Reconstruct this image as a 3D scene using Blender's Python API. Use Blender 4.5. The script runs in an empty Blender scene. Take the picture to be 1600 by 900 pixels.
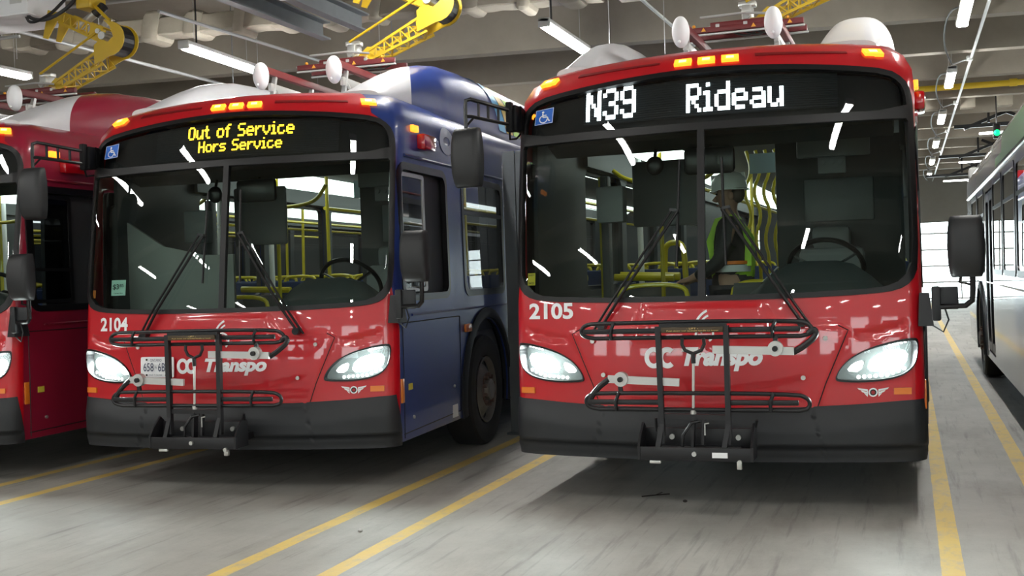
import bpy, bmesh, math, random
import numpy as np
from mathutils import Vector, Matrix, geometry
random.seed(7)
SC = bpy.context.scene
COL = SC.collection
PI = math.pi

# ------------------------------------------------------------------ camera, world, exposure
cam = bpy.data.cameras.new('camera'); camo = bpy.data.objects.new('camera', cam); COL.objects.link(camo)
cam.sensor_width = 36; cam.lens = 36 * 1767.9 / 1600
cam.clip_start = .05; cam.clip_end = 300
Rv = Vector((0.94356893, 0.32942382, -0.03402401)); Uv = Vector((0.02863519, 0.02119802, 0.99936513)); Fv = Vector((-0.32993592, 0.94394417, -0.01056868))
camo.matrix_world = Matrix(((Rv.x, Uv.x, -Fv.x, 0), (Rv.y, Uv.y, -Fv.y, 0), (Rv.z, Uv.z, -Fv.z, 1.4597), (0, 0, 0, 1)))
SC.camera = camo
SC.view_settings.view_transform = 'Standard'; SC.view_settings.look = 'None'
SC.view_settings.gamma = 1; SC.view_settings.use_curve_mapping = False
SC.view_settings.exposure = 0.0
W_ = bpy.data.worlds.new('world'); SC.world = W_; W_.use_nodes = True
W_.node_tree.nodes['Background'].inputs[0].default_value = (.93, .97, 1, 1)
W_.node_tree.nodes['Background'].inputs[1].default_value = 11.0
LAMP = 98.0          # radiance of the linear lamps
HEAD = 185.0          # radiance of the headlight elements
CABIN = 3.5          # radiance of the bus saloon light strips

# ------------------------------------------------------------------ materials
MATS = {}
def mat(name, col=(.5, .5, .5), rough=.5, metal=0, coat=0, emit=0, spec=.5, noise=0, nscale=8, bump=0, sample=True):
    if name in MATS: return MATS[name]
    m = bpy.data.materials.new(name); m.use_nodes = True
    nt = m.node_tree; b = nt.nodes['Principled BSDF']
    b.inputs['Base Color'].default_value = (*col, 1); b.inputs['Roughness'].default_value = rough
    b.inputs['Metallic'].default_value = metal; b.inputs['Coat Weight'].default_value = coat; b.inputs['Coat Roughness'].default_value = .03
    b.inputs['Specular IOR Level'].default_value = spec
    if emit:
        b.inputs['Emission Color'].default_value = (*col, 1); b.inputs['Emission Strength'].default_value = emit
        if not sample: m.cycles.emission_sampling = 'NONE'
    if noise or bump:
        tc = nt.nodes.new('ShaderNodeTexCoord'); n = nt.nodes.new('ShaderNodeTexNoise')
        n.inputs['Scale'].default_value = nscale; n.inputs['Detail'].default_value = 6; n.inputs['Roughness'].default_value = .65
        nt.links.new(tc.outputs['Object'], n.inputs['Vector'])
        if noise:
            r = nt.nodes.new('ShaderNodeMix'); r.data_type = 'RGBA'
            r.inputs[6].default_value = (*[c * (1 - noise) for c in col], 1); r.inputs[7].default_value = (*[min(1, c * (1 + noise)) for c in col], 1)
            nt.links.new(n.outputs['Fac'], r.inputs[0]); nt.links.new(r.outputs[2], b.inputs['Base Color'])
        if bump:
            bp = nt.nodes.new('ShaderNodeBump'); bp.inputs['Strength'].default_value = bump; bp.inputs['Distance'].default_value = .01
            nt.links.new(n.outputs['Fac'], bp.inputs['Height']); nt.links.new(bp.outputs['Normal'], b.inputs['Normal'])
    MATS[name] = m; return m
def glass(name, tint=(.8, .88, .85), ior=1.5, boost=1.0):
    if name in MATS: return MATS[name]
    m = bpy.data.materials.new(name); m.use_nodes = True; nt = m.node_tree; nt.nodes.clear()
    o = nt.nodes.new('ShaderNodeOutputMaterial'); mx = nt.nodes.new('ShaderNodeMixShader'); t = nt.nodes.new('ShaderNodeBsdfTransparent')
    g = nt.nodes.new('ShaderNodeBsdfGlossy'); f = nt.nodes.new('ShaderNodeFresnel'); k = nt.nodes.new('ShaderNodeMath'); k.operation = 'MULTIPLY'
    k.inputs[1].default_value = boost; k.use_clamp = True
    t.inputs[0].default_value = (*tint, 1); g.inputs['Roughness'].default_value = 0.0; f.inputs[0].default_value = ior
    nt.links.new(f.outputs[0], k.inputs[0]); nt.links.new(k.outputs[0], mx.inputs[0]); nt.links.new(t.outputs[0], mx.inputs[1]); nt.links.new(g.outputs[0], mx.inputs[2]); nt.links.new(mx.outputs[0], o.inputs[0])
    MATS[name] = m; return m

RED = mat('red_paint', (.50, .006, .014), .3, coat=.75)
BLUE = mat('blue_paint', (.017, .040, .19), .34, coat=.35, spec=.4)
MAROON = mat('maroon_paint', (.27, .012, .035), .3, coat=1)
WHITEP = mat('white_paint', (.88, .88, .84), .35, coat=1)
GREENP = mat('green_paint', (.22, .58, .18), .4, coat=.3)
ROOFW = mat('roof_white_paint', (.62, .62, .64), .4, coat=.3)
BUMPER = mat('bumper_plastic', (.017, .019, .022), .5, noise=.25, nscale=5, bump=.05, spec=.4)
RUBBER = mat('black_rubber', (.007, .007, .008), .42, spec=.35)
TRIMB = mat('black_trim', (.007, .007, .008), .3, spec=.4)
BLACKG = mat('black_backing', (.003, .003, .004), .6, spec=.2)
RACK = mat('black_powder_coat', (.010, .010, .012), .42, spec=.4)
STEEL = mat('bright_steel', (.62, .62, .60), .35, metal=.8)
ALU = mat('brushed_aluminium', (.55, .55, .54), .4, metal=.6)
WHITE = mat('white_vinyl', (.85, .86, .88), .45)
DECALB = mat('pale_blue_vinyl', (.72, .83, .95), .45)
ORANGE = mat('orange_reflector', (.75, .20, .02), .3, coat=.5)
AMBER = mat('amber_lamp', (1, .30, .02), .3, emit=2.2, sample=False)
AMBERC = mat('amber_lamp_core', (1, .55, .08), .3, emit=9, sample=False)
REDL = mat('red_lens', (.45, .004, .01), .15, coat=1)
TYRE = mat('tyre_rubber', (.02, .02, .02), .75, noise=.3)
WHEEL = mat('dull_wheel_steel', (.22, .20, .18), .45, metal=.6, noise=.35)
NUT = mat('rusty_nut', (.16, .10, .08), .6, metal=.4, noise=.4, nscale=30)
GLASSW = glass('windshield_glass', (.74, .86, .80), 1.5, 1.25)
GLASSS = glass('tinted_side_glass', (.30, .33, .34), 1.5, 1.6)
GLASSC = glass('clear_glass', (.88, .93, .92), 1.5, 1.0)
LENS = glass('headlight_lens', (.95, .97, .97), 1.4, 1.0)
HOUS = mat('headlight_reflector', (.16, .18, .18), .5, metal=.2)
LED = mat('headlight_led', (.90, 1, .97), .4, emit=HEAD)
LEDD = mat('headlight_dim_led', (.92, 1, .97), .4, emit=3, sample=False)
BOARD = mat('led_board', (.011, .014, .016), .6, spec=.2)
LEDW = mat('white_led', (.90, .97, 1), .4, emit=5, sample=False)
LEDY = mat('yellow_led', (1, .66, .03), .4, emit=3.0, sample=False)
DASH = mat('dash_plastic', (.055, .070, .076), .5)
LINER = mat('grey_liner', (.10, .105, .11), .6)
LINERD = mat('dark_liner', (.05, .055, .06), .6)
BFLOOR = mat('dark_bus_floor', (.05, .05, .055), .7, noise=.4, nscale=40)
SEATB = mat('blue_seat_fabric', (.015, .03, .09), .85, noise=.5, nscale=30)
SEATF = mat('grey_seat_shell', (.16, .17, .18), .5)
YEL = mat('yellow_rail', (.72, .58, .02), .35, coat=.4)
CLIGHT = mat('cabin_light', (.95, 1, .97), .5, emit=CABIN)
PANY = mat('pantograph_yellow', (.58, .38, .012), .4, coat=.2)
PANR = mat('dark_red_insulator', (.13, .012, .014), .45)
COPPER = mat('brass_contact', (.55, .38, .16), .4, metal=.7)
LAMPE = mat('lamp_tube', (1, .99, .95), .5, emit=LAMP)
LAMPH = mat('lamp_housing', (.62, .63, .62), .5)
CONC = mat('ceiling_concrete', (.265, .24, .20), .85, noise=.3, nscale=1.2, bump=.1)
CONCL = mat('pale_wrap', (.30, .275, .225), .9, noise=.3, nscale=2.5, bump=.4)
GALV = mat('galvanised_steel', (.42, .43, .43), .42, metal=.55)
GSTEEL = mat('grey_painted_steel', (.17, .185, .20), .5, noise=.15)
COLM = mat('column_steel', (.13, .145, .155), .5, noise=.25, nscale=3)
CABLE = mat('black_cable', (.015, .015, .016), .5)
REDPIPE = mat('red_pipe', (.22, .01, .02), .45)
YPIPE = mat('yellow_pipe', (.72, .52, .03), .45)
WALLM = mat('wall_concrete', (.28, .27, .25), .85, noise=.2, nscale=1)

# ------------------------------------------------------------------ mesh helper
class G:
    def __init__(s): s.b = bmesh.new()
    def _xf(s, vs, M):
        for v in vs: v.co = M @ v.co
    def box(s, c, d, bev=0, rot=None, seg=2):
        t = bmesh.new(); bmesh.ops.create_cube(t, size=1)
        for v in t.verts: v.co = Vector((v.co.x * d[0], v.co.y * d[1], v.co.z * d[2]))
        if bev: bmesh.ops.bevel(t, geom=t.edges[:], offset=bev, segments=seg, affect='EDGES', profile=.5)
        M = Matrix.Translation(Vector(c)) @ (rot.to_4x4() if rot else Matrix.Identity(4))
        s._add(t, M); return s
    def _add(s, t, M=None):
        if M: s._xf(t.verts, M)
        mp = {v: s.b.verts.new(v.co) for v in t.verts}
        for f in t.faces:
            try: s.b.faces.new([mp[v] for v in f.verts])
            except ValueError: pass
        t.free()
    def cyl(s, p0, p1, r0, r1=None, n=12, cap=True):
        return s.tube([p0, p1], r0, n, r1=r1, cap=cap)
    def tube(s, pts, r, n=8, r1=None, cap=True, rad=None, closed=False, sq=None):
        P = [Vector(p) for p in pts]; N = len(P); rings = []
        up = None
        for i, p in enumerate(P):
            a = P[(i - 1) % N] if (closed or i > 0) else None; c = P[(i + 1) % N] if (closed or i < N - 1) else None
            d = Vector((0, 0, 0))
            if a is not None: d += (p - a).normalized()
            if c is not None: d += (c - p).normalized()
            if d.length < 1e-6: d = Vector((0, 0, 1))
            d.normalize()
            if up is None:
                up = Vector((0, 0, 1)) if abs(d.z) < .9 else Vector((0, 1, 0))
            x = d.cross(up)
            if x.length < 1e-4: x = d.cross(Vector((1, 0, 0)))
            x.normalize(); y = x.cross(d).normalized(); up = y
            rr = r if rad is None else rad[i]
            if r1 is not None and rad is None: rr = r + (r1 - r) * i / (N - 1)
            if sq: rings.append([s.b.verts.new(p + x * (sx * sq[0] / 2) + y * (sy * sq[1] / 2)) for sx, sy in ((1, 1), (-1, 1), (-1, -1), (1, -1))])
            else: rings.append([s.b.verts.new(p + x * (math.cos(2 * PI * k / n) * rr) + y * (math.sin(2 * PI * k / n) * rr)) for k in range(n)])
        m = len(rings[0])
        for i in range(N if closed else N - 1):
            A, B = rings[i], rings[(i + 1) % N]
            for k in range(m):
                s.b.faces.new([A[k], B[k], B[(k + 1) % m], A[(k + 1) % m]])
        if cap and not closed:
            s.b.faces.new(rings[0]); s.b.faces.new(rings[-1][::-1])
        return s
    def bar(s, p0, p1, w, h): return s.tube([p0, p1], 0, sq=(w, h))
    def lathe(s, prof, n=32, M=None):
        # prof: (r, h) about local Z
        t = bmesh.new(); rings = []
        for r, h in prof:
            if r < 1e-6: rings.append([t.verts.new((0, 0, h))])
            else: rings.append([t.verts.new((r * math.cos(2 * PI * k / n), r * math.sin(2 * PI * k / n), h)) for k in range(n)])
        for A, B in zip(rings, rings[1:]):
            for k in range(n):
                j = (k + 1) % n
                if len(A) == 1 and len(B) == 1: continue
                if len(A) == 1: t.faces.new([A[0], B[k], B[j]])
                elif len(B) == 1: t.faces.new([A[k], B[0], A[j]])
                else: t.faces.new([A[k], B[k], B[j], A[j]])
        s._add(t, M or Matrix.Identity(4)); return s
    def sph(s, c, r, u=16, v=10, rot=None):
        if not hasattr(r, '__len__'): r = (r, r, r)
        t = bmesh.new(); bmesh.ops.create_uvsphere(t, u_segments=u, v_segments=v, radius=1)
        M = Matrix.Translation(Vector(c)) @ (rot.to_4x4() if rot else Matrix.Identity(4)) @ Matrix.Diagonal((*r, 1))
        s._add(t, M); return s
    def prism(s, pts, f, d0, d1):
        # pts 2-D polygon, f(a, b, d) -> 3-D
        A = [s.b.verts.new(f(a, b, d0)) for a, b in pts]; B = [s.b.verts.new(f(a, b, d1)) for a, b in pts]
        n = len(pts)
        s.b.faces.new(A); s.b.faces.new(B[::-1])
        for k in range(n): s.b.faces.new([A[k], B[k], B[(k + 1) % n], A[(k + 1) % n]])
        return s
    def loft(s, rings, closed=True, cap=True):
        R_ = [[s.b.verts.new(p) for p in r] for r in rings]; n = len(R_[0])
        for A, B in zip(R_, R_[1:]):
            for k in range(n if closed else n - 1):
                s.b.faces.new([A[k], B[k], B[(k + 1) % n], A[(k + 1) % n]])
        if cap: s.b.faces.new(R_[0]); s.b.faces.new(R_[-1][::-1])
        return s
    def build(s, name, m, parent=None, smooth=True, ang=.6, loc=None):
        bmesh.ops.recalc_face_normals(s.b, faces=s.b.faces[:])
        me = bpy.data.meshes.new(name); s.b.to_mesh(me); s.b.free()
        me.materials.append(m)
        if smooth:
            me.shade_smooth(); me.set_sharp_from_angle(angle=ang)
        o = bpy.data.objects.new(name, me); COL.objects.link(o)
        if parent: o.parent = parent
        if loc: o.location = loc
        return o
def tag(o, label=None, cat=None, group=None, kind=None):
    if label: o['label'] = label
    if cat: o['category'] = cat
    if group: o['group'] = group
    if kind: o['kind'] = kind
    return o
def thing(name, label, cat, loc=(0, 0, 0), rz=0, group=None):
    o = bpy.data.objects.new(name, None); COL.objects.link(o); o.location = loc; o.rotation_euler = (0, 0, rz)
    return tag(o, label, cat, group)
def plabel(o, l): o['label'] = l; return o
def ss(t):
    t = np.clip(t, 0, 1); return t * t * (3 - 2 * t)

# ------------------------------------------------------------------ room shell
def floor_mat():
    m = bpy.data.materials.new('floor_concrete'); m.use_nodes = True; nt = m.node_tree; b = nt.nodes['Principled BSDF']; L = nt.links
    N = nt.nodes.new
    def math_(op, a, c=None, clamp=False):
        n = N('ShaderNodeMath'); n.operation = op; n.use_clamp = clamp
        for i, v in enumerate((a, c)):
            if v is None: continue
            if hasattr(v, 'is_output') or not isinstance(v, (int, float)): L.new(v, n.inputs[i])
            else: n.inputs[i].default_value = v
        return n.outputs[0]
    def noise(scale, detail=6, rough=.6, st=(1, 1, 1), off=0):
        mp = N('ShaderNodeMapping'); mp.inputs['Scale'].default_value = st; mp.inputs['Location'].default_value = (off, off, 0); L.new(tc.outputs['Object'], mp.inputs[0])
        n = N('ShaderNodeTexNoise'); n.inputs['Scale'].default_value = scale; n.inputs['Detail'].default_value = detail; n.inputs['Roughness'].default_value = rough
        L.new(mp.outputs[0], n.inputs['Vector']); return n.outputs['Fac']
    def mixc(f, a, c):
        n = N('ShaderNodeMix'); n.data_type = 'RGBA'; L.new(f, n.inputs[0])
        for i, v in ((6, a), (7, c)):
            if isinstance(v, tuple): n.inputs[i].default_value = (*v, 1)
            else: L.new(v, n.inputs[i])
        return n.outputs[2]
    def ramp(f, lo, hi):
        n = N('ShaderNodeMapRange'); n.inputs[1].default_value = lo; n.inputs[2].default_value = hi; L.new(f, n.inputs[0]); return n.outputs[0]
    tc = N('ShaderNodeTexCoord'); sp = N('ShaderNodeSeparateXYZ'); L.new(tc.outputs['Object'], sp.inputs[0]); X = sp.outputs[0]
    base = mixc(ramp(noise(.7, 8, .7), .3, .7), (.30, .29, .265), (.43, .42, .385))
    base = mixc(math_('MULTIPLY', ramp(noise(2.2, 8, .7, (1, .25, 1)), .48, .72), .5), base, (.17, .15, .13))      # long worn streaks
    base = mixc(math_('MULTIPLY', ramp(noise(7, 4, .6, (2.2, .12, 1), 3.1), .56, .70), .45), base, (.11, .10, .095))   # tyre marks
    base = mixc(math_('MULTIPLY', ramp(noise(60, 3), .6, .8), .35), base, (.12, .115, .11))
    # painted lane lines
    mask = None
    wob = math_('MULTIPLY', math_('SUBTRACT', noise(3), .5), .012)
    for xc in (-10.2, -9.64, -6.57, -6.00, -3.33, -2.77, .165, .72, 3.6, 4.16):
        d = math_('ABSOLUTE', math_('SUBTRACT', math_('ADD', X, wob), xc))
        k = math_('LESS_THAN', d, .052)
        mask = k if mask is None else math_('MAXIMUM', mask, k)
    wear = ramp(noise(9, 8, .75, (1, .5, 1), 1.7), .30, .52)
    wear = math_('ADD', math_('MULTIPLY', wear, .62), .34)
    col = mixc(math_('MULTIPLY', mask, wear), base, (.74, .53, .14))
    L.new(col, b.inputs['Base Color'])
    r = math_('ADD', math_('MULTIPLY', noise(1.5), .35), .42); L.new(r, b.inputs['Roughness'])
    bp = N('ShaderNodeBump'); bp.inputs['Strength'].default_value = .25; bp.inputs['Distance'].default_value = .004
    L.new(noise(45, 5), bp.inputs['Height']); L.new(bp.outputs[0], b.inputs['Normal'])
    return m
def struct(o): o['kind'] = 'structure'; return o
XL, XR, YB, YF, ZC = -24, 20, -26, 46, 5.35
struct(G().box(((XL + XR) / 2, (YB + YF) / 2, -.1), (XR - XL, YF - YB, .2)).build('floor', floor_mat(), smooth=False))
struct(G().box(((XL + XR) / 2, (YB + YF) / 2, ZC + .1), (XR - XL, YF - YB, .2)).build('ceiling', CONC, smooth=False))
struct(G().box((XL - .1, (YB + YF) / 2, ZC / 2), (.2, YF - YB, ZC)).build('wall_left', WALLM, smooth=False))
struct(G().box((XR + .1, (YB + YF) / 2, ZC / 2), (.2, YF - YB, ZC)).build('wall_right', WALLM, smooth=False))
DX0, DX1, DZ = -12.0, 12.4, 2.95
g = G(); g.box(((XL + DX0) / 2, YF + .1, ZC / 2), (DX0 - XL, .2, ZC)); g.box(((XR + DX1) / 2, YF + .1, ZC / 2), (XR - DX1, .2, ZC)); g.box(((DX0 + DX1) / 2, YF + .1, (ZC + DZ) / 2), (DX1 - DX0, .2, ZC - DZ))
struct(g.build('wall_far', WALLM, smooth=False))
# sectional glazed door in the far opening: rails, stiles and panes
g = G()
for k in range(6): g.box(((DX0 + DX1) / 2, YF + .05, .05 + k * .62), (DX1 - DX0, .06, .06))
for k in range(15): g.box((DX0 + .05 + k * (DX1 - DX0 - .1) / 14, YF + .05, DZ / 2), (.05, .05, DZ))
d1 = struct(g.build('door_1', LAMPH, smooth=False))
G().box(((DX0 + DX1) / 2, YF + .08, DZ / 2), (DX1 - DX0, .01, DZ)).build('door_pane', GLASSC, d1, smooth=False)
# wall behind the viewpoint with a row of daylight windows
g = G(); wz0, wz1 = 2.3, 4.2
g.box(((XL + XR) / 2, YB - .1, wz0 / 2), (XR - XL, .2, wz0)); g.box(((XL + XR) / 2, YB - .1, (wz1 + ZC) / 2), (XR - XL, .2, ZC - wz1))
wins = [XL + 2 + 3.4 * k for k in range(13)]
edges = [XL] + [e for w in wins for e in (w, w + 2.1)] + [XR]
for a, c in zip(edges[::2], edges[1::2]): g.box(((a + c) / 2, YB - .1, (wz0 + wz1) / 2), (c - a, .2, wz1 - wz0))
struct(g.build('wall_back', WALLM, smooth=False))
for i, w in enumerate(wins):
    q = G().box((w + 1.05, YB - .1, wz0 + .03), (2.1, .08, .06)).box((w + 1.05, YB - .1, wz1 - .03), (2.1, .08, .06)).box((w + .03, YB - .1, (wz0 + wz1) / 2), (.06, .08, wz1 - wz0)).box((w + 2.07, YB - .1, (wz0 + wz1) / 2), (.06, .08, wz1 - wz0)).build('window_%d' % (i + 1), LAMPH, smooth=False)
    struct(q); G().box((w + 1.05, YB - .1, (wz0 + wz1) / 2), (2.0, .012, wz1 - wz0 - .1)).build('window_pane', GLASSC, q, smooth=False)
# precast ceiling beams (slightly skewed to the lanes)
SK = .115
k = 0
for i in range(-16, 17):
    y0 = 15.45 + 2.5 * i
    x0, x1 = XL + .02, XR - .02
    if i == -1: x0 = -3.0
    g = G()
    pa = [(x0, y0 + SK * x0), (x1, y0 + SK * x1)]
    f = lambda a, b_, d: (pa[int(a)][0], pa[int(a)][1] + b_, d)
    rings = []
    for (x, y) in pa: rings.append([(x, y - .10, 4.55), (x, y + .13, 4.55), (x, y + .16, ZC), (x, y - .13, ZC)])
    g.loft(rings)
    if min(p[1] for p in pa) < YB + .3 or max(p[1] for p in pa) > YF - .3:
        g.b.free(); continue
    k += 1
    struct(g.build('trim_%d' % k, CONC, smooth=False))
print('room done')

# ------------------------------------------------------------------ bus body surface
W0, RC = 1.262, .10
TH0 = math.atan(.2246); SN0, CS0 = math.sin(TH0), math.cos(TH0)
A0 = W0 - RC * (1 - SN0); S1 = A0 + RC * (PI / 2 - TH0); YA = -.15 + .15 * (A0 / 1.25) ** 2
BL = 12.2
_zt = np.linspace(-.5, 5, 1101)
_lt = np.interp(_zt, [0, .6, .9, 1.25, 1.6, 2.0, 2.35, 2.7, 2.95, 3.6], [0, 0, .012, .035, .078, .132, .188, .25, .29, .30])
_kr = np.exp(-np.linspace(-2, 2, 61) ** 2); _kr /= _kr.sum(); _lt[40:-40] = np.convolve(_lt, _kr, 'same')[40:-40]
def lean(v): return np.interp(v, _zt, _lt)
RZ0, RR = 2.63, .25
def S(s, v, disp=None):
    s = np.asarray(s, float); v = np.asarray(v, float)
    ph = np.clip((v - RZ0) / RR, 0, PI / 2); ov = np.maximum(v - RZ0 - RR * PI / 2, 0)
    ins = np.where(v < RZ0, 0, RR * (1 - np.cos(ph))) + ov
    z = np.where(v < RZ0, v, RZ0 + RR * np.sin(ph)) + .05 * ov
    w = np.interp(v, [.3, .75, 1.3, 2.66], [1.252, W0, W0, 1.25])
    a = w - RC * (1 - SN0) - ins
    q = np.abs(s); sg = np.where(s < 0, -1, 1)
    th = TH0 + np.clip((q - A0) / RC, 0, PI / 2 - TH0)
    x = np.where(q <= A0, q * a / A0, a + RC * (np.sin(th) - SN0))
    y = -.15 + .15 * (np.minimum(q, A0) / 1.25) ** 2 + np.where(q > A0, RC * (CS0 - np.cos(th)), 0) + np.maximum(q - S1, 0)
    y = y + (lean(v) + ins) * (1 - ss((q - S1) / 2.0))
    z = z - .055 * (np.minimum(x, 1.25) / 1.2) ** 2 * ss((v - 2.35) / .4)
    P = np.stack([x * sg, y, z], -1)
    return P
def SN(s, v, disp=None, e=2e-3):
    s = np.asarray(s, float); v = np.asarray(v, float)
    def Q(s_, v_):
        P = S(s_, v_)
        return P
    a = Q(s + e, v) - Q(s - e, v); c = Q(s, v + e) - Q(s, v - e)
    n = np.cross(a, c); n /= np.linalg.norm(n, axis=-1, keepdims=True) + 1e-12
    return n
def SP(s, v, off=0, disp=None):
    P = S(s, v); n = SN(s, v); h = off + (disp(s, v) if disp is not None else 0)
    return P + n * (np.asarray(h)[..., None] if np.ndim(h) else h)
def SNd(s, v, disp, e=3e-3):
    if disp is None: return SN(s, v)
    a = SP(s + e, v, 0, disp) - SP(s - e, v, 0, disp); c = SP(s, v + e, 0, disp) - SP(s, v - e, 0, disp)
    n = np.cross(a, c); n /= np.linalg.norm(n, axis=-1, keepdims=True) + 1e-12
    return n
def x2s(x):
    q = abs(x); sg = -1 if x < 0 else 1
    if q <= A0: return x
    return sg * (A0 + RC * (math.asin(min(.9999, (q - A0) / RC + SN0)) - TH0))
def y2s(y, v, sg=1):
    lo, hi = A0, 13.5
    for _ in range(40):
        m = (lo + hi) / 2
        if S(m, v)[1] < y: lo = m
        else: hi = m
    return sg * lo
def side(pts, sg=1):
    r = [(y2s(y, z, sg), z) for y, z in pts]
    return r
def fr(pts): return [(x2s(x), z) for x, z in pts]
def sym(half): return half + [(-x, z) for x, z in half[::-1] if abs(x) > 1e-6]
def chaikin(p, n=2):
    for _ in range(n):
        q = []
        for i in range(len(p)):
            a, b = p[i], p[(i + 1) % len(p)]
            q += [(a[0] * .75 + b[0] * .25, a[1] * .75 + b[1] * .25), (a[0] * .25 + b[0] * .75, a[1] * .25 + b[1] * .75)]
        p = q
    return p
def rrect(x0, x1, z0, z1, r, n=4):
    o = []
    for cx, cz, a in ((x1 - r, z1 - r, 0), (x0 + r, z1 - r, 90), (x0 + r, z0 + r, 180), (x1 - r, z0 + r, 270)):
        o += [(cx + r * math.cos(math.radians(a + 90 * k / n)), cz + r * math.sin(math.radians(a + 90 * k / n))) for k in range(n + 1)]
    return o
def area(p): return .5 * sum(a[0] * b[1] - b[0] * a[1] for a, b in zip(p, p[1:] + p[:1]))
def dens(p, st):
    o = []
    for a, b in zip(p, p[1:] + p[:1]):
        n = max(1, int(math.hypot(b[0] - a[0], b[1] - a[1]) / st + .5))
        o += [(a[0] + (b[0] - a[0]) * k / n, a[1] + (b[1] - a[1]) * k / n) for k in range(n)]
    return o
def inpoly(px, py, poly):
    r = np.zeros(px.shape, bool); P = np.array(poly); x0, y0 = P[:, 0], P[:, 1]; x1, y1 = np.roll(x0, -1), np.roll(y0, -1)
    for a, b, c, d in zip(x0, y0, x1, y1):
        if b == d: continue
        k = ((b > py) != (d > py)) & (px < (c - a) * (py - b) / (d - b) + a); r ^= k
    return r
def polydist(px, py, poly):
    d = np.full(px.shape, 9.); P = np.array(poly); Q = np.roll(P, -1, 0)
    for (a, b), (c, e) in zip(P, Q):
        vx, vy = c - a, e - b; L2 = vx * vx + vy * vy + 1e-12
        t = np.clip(((px - a) * vx + (py - b) * vy) / L2, 0, 1)
        d = np.minimum(d, np.hypot(px - a - t * vx, py - b - t * vy))
    return d
def sdp(s, v, poly):
    s = np.asarray(s, float); v = np.asarray(v, float)
    d = polydist(s, v, poly); return np.where(inpoly(s, v, poly), d, -d)
PCACHE = {}
def panel(name, m, parent, outline, holes=(), off=0, thick=0, step=.06, disp=None, mapper=None, key=None):
    if key and key in PCACHE:
        src = PCACHE[key]
        me = src.copy(); me.name = name; me.materials.clear(); me.materials.append(m)
    else:
        loops = [dens(list(outline), step)] + [dens(list(h), step) for h in holes]
        loops[0] = loops[0] if area(loops[0]) > 0 else loops[0][::-1]
        for i in range(1, len(loops)):
            if area(loops[i]) > 0: loops[i] = loops[i][::-1]
        V = []; E_ = []
        for L in loops:
            b = len(V); n = len(L); V += L; E_ += [(b + k, b + (k + 1) % n) for k in range(n)]
        xs = [p[0] for p in loops[0]]; zs = [p[1] for p in loops[0]]
        gx = np.arange(min(xs), max(xs), step); gz = np.arange(min(zs), max(zs), step)
        if len(gx) and len(gz):
            X, Z = np.meshgrid(gx + step / 2, gz + step / 2); X = X.ravel(); Z = Z.ravel()
            ok = inpoly(X, Z, loops[0])
            for h in loops[1:]: ok &= ~inpoly(X, Z, h)
            X, Z = X[ok], Z[ok]
            if len(X):
                dm = np.full(X.shape, 9.)
                for L in loops: dm = np.minimum(dm, polydist(X, Z, L))
                ok = dm > .35 * step; V += list(zip(X[ok].tolist(), Z[ok].tolist()))
        vs, _, fs, *_ = geometry.delaunay_2d_cdt([Vector(p) for p in V], E_, [], 0, 1e-7)
        vs = np.array([(p.x, p.y) for p in vs]); fs = np.array([f for f in fs])
        c = vs[fs].mean(1); ok = inpoly(c[:, 0], c[:, 1], loops[0])
        for h in loops[1:]: ok &= ~inpoly(c[:, 0], c[:, 1], h)
        fs = fs[ok]
        t = vs[fs]; ar = (t[:, 1, 0] - t[:, 0, 0]) * (t[:, 2, 1] - t[:, 0, 1]) - (t[:, 1, 1] - t[:, 0, 1]) * (t[:, 2, 0] - t[:, 0, 0])
        fs = fs[np.abs(ar) > 1e-10]; ar = ar[np.abs(ar) > 1e-10]
        fs[ar < 0] = fs[ar < 0][:, ::-1]
        mp = mapper or (lambda s, v, o: SP(s, v, o, disp))
        P = mp(vs[:, 0], vs[:, 1], off)
        NV = SNd(vs[:, 0], vs[:, 1], disp) if mapper is None else None
        verts = P.tolist(); faces = fs.tolist(); nt = len(faces)
        if thick:
            for L in loops:
                A = np.array(L); b = len(verts); n = len(L)
                verts += mp(A[:, 0], A[:, 1], off).tolist() + mp(A[:, 0], A[:, 1], off - thick).tolist()
                faces += [[b + k, b + n + k, b + n + (k + 1) % n, b + (k + 1) % n] for k in range(n)]
        me = bpy.data.meshes.new(name); me.from_pydata(verts, [], faces); me.materials.append(m)
        me.shade_smooth()
        if NV is not None:
            ln = np.zeros((len(me.loops), 3)); li = 0
            fn = np.zeros((len(me.polygons), 3)); me.polygons.foreach_get('normal', fn.ravel())
            fn = np.array([p.normal for p in me.polygons])
            for p in me.polygons:
                for j, vi in zip(p.loop_indices, p.vertices):
                    ln[j] = NV[vi] if p.index < nt else fn[p.index]
            me.normals_split_custom_set(ln.tolist())
        if key: PCACHE[key] = me
    o = bpy.data.objects.new(name, me); COL.objects.link(o)
    if parent: o.parent = parent
    return o
def decal(name, m, parent, polys, off=.004, fn=None):
    # flat 2-D polygons laid on the front surface (or through fn(x, z) -> 3-D)
    V = []; F = []
    for p in polys:
        tri = geometry.tessellate_polygon([[Vector((a, b, 0)) for a, b in p]])
        b0 = len(V); V += p
        for t in tri:
            a, b, c = (p[i] for i in t)
            if (b[0] - a[0]) * (c[1] - a[1]) - (b[1] - a[1]) * (c[0] - a[0]) < 0: t = t[::-1]
            F.append([b0 + i for i in t])
    if fn is None:
        s = np.array([x2s(a) for a, b in V]); v = np.array([b for a, b in V])
        P = SP(s, v, off, disp_front if v.max() < 1.3 else None).tolist()
    else: P = [tuple(fn(a, b)) for a, b in V]
    me = bpy.data.meshes.new(name); me.from_pydata(P, [], F); me.materials.append(m)
    o = bpy.data.objects.new(name, me); COL.objects.link(o)
    if parent: o.parent = parent
    return o
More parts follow.
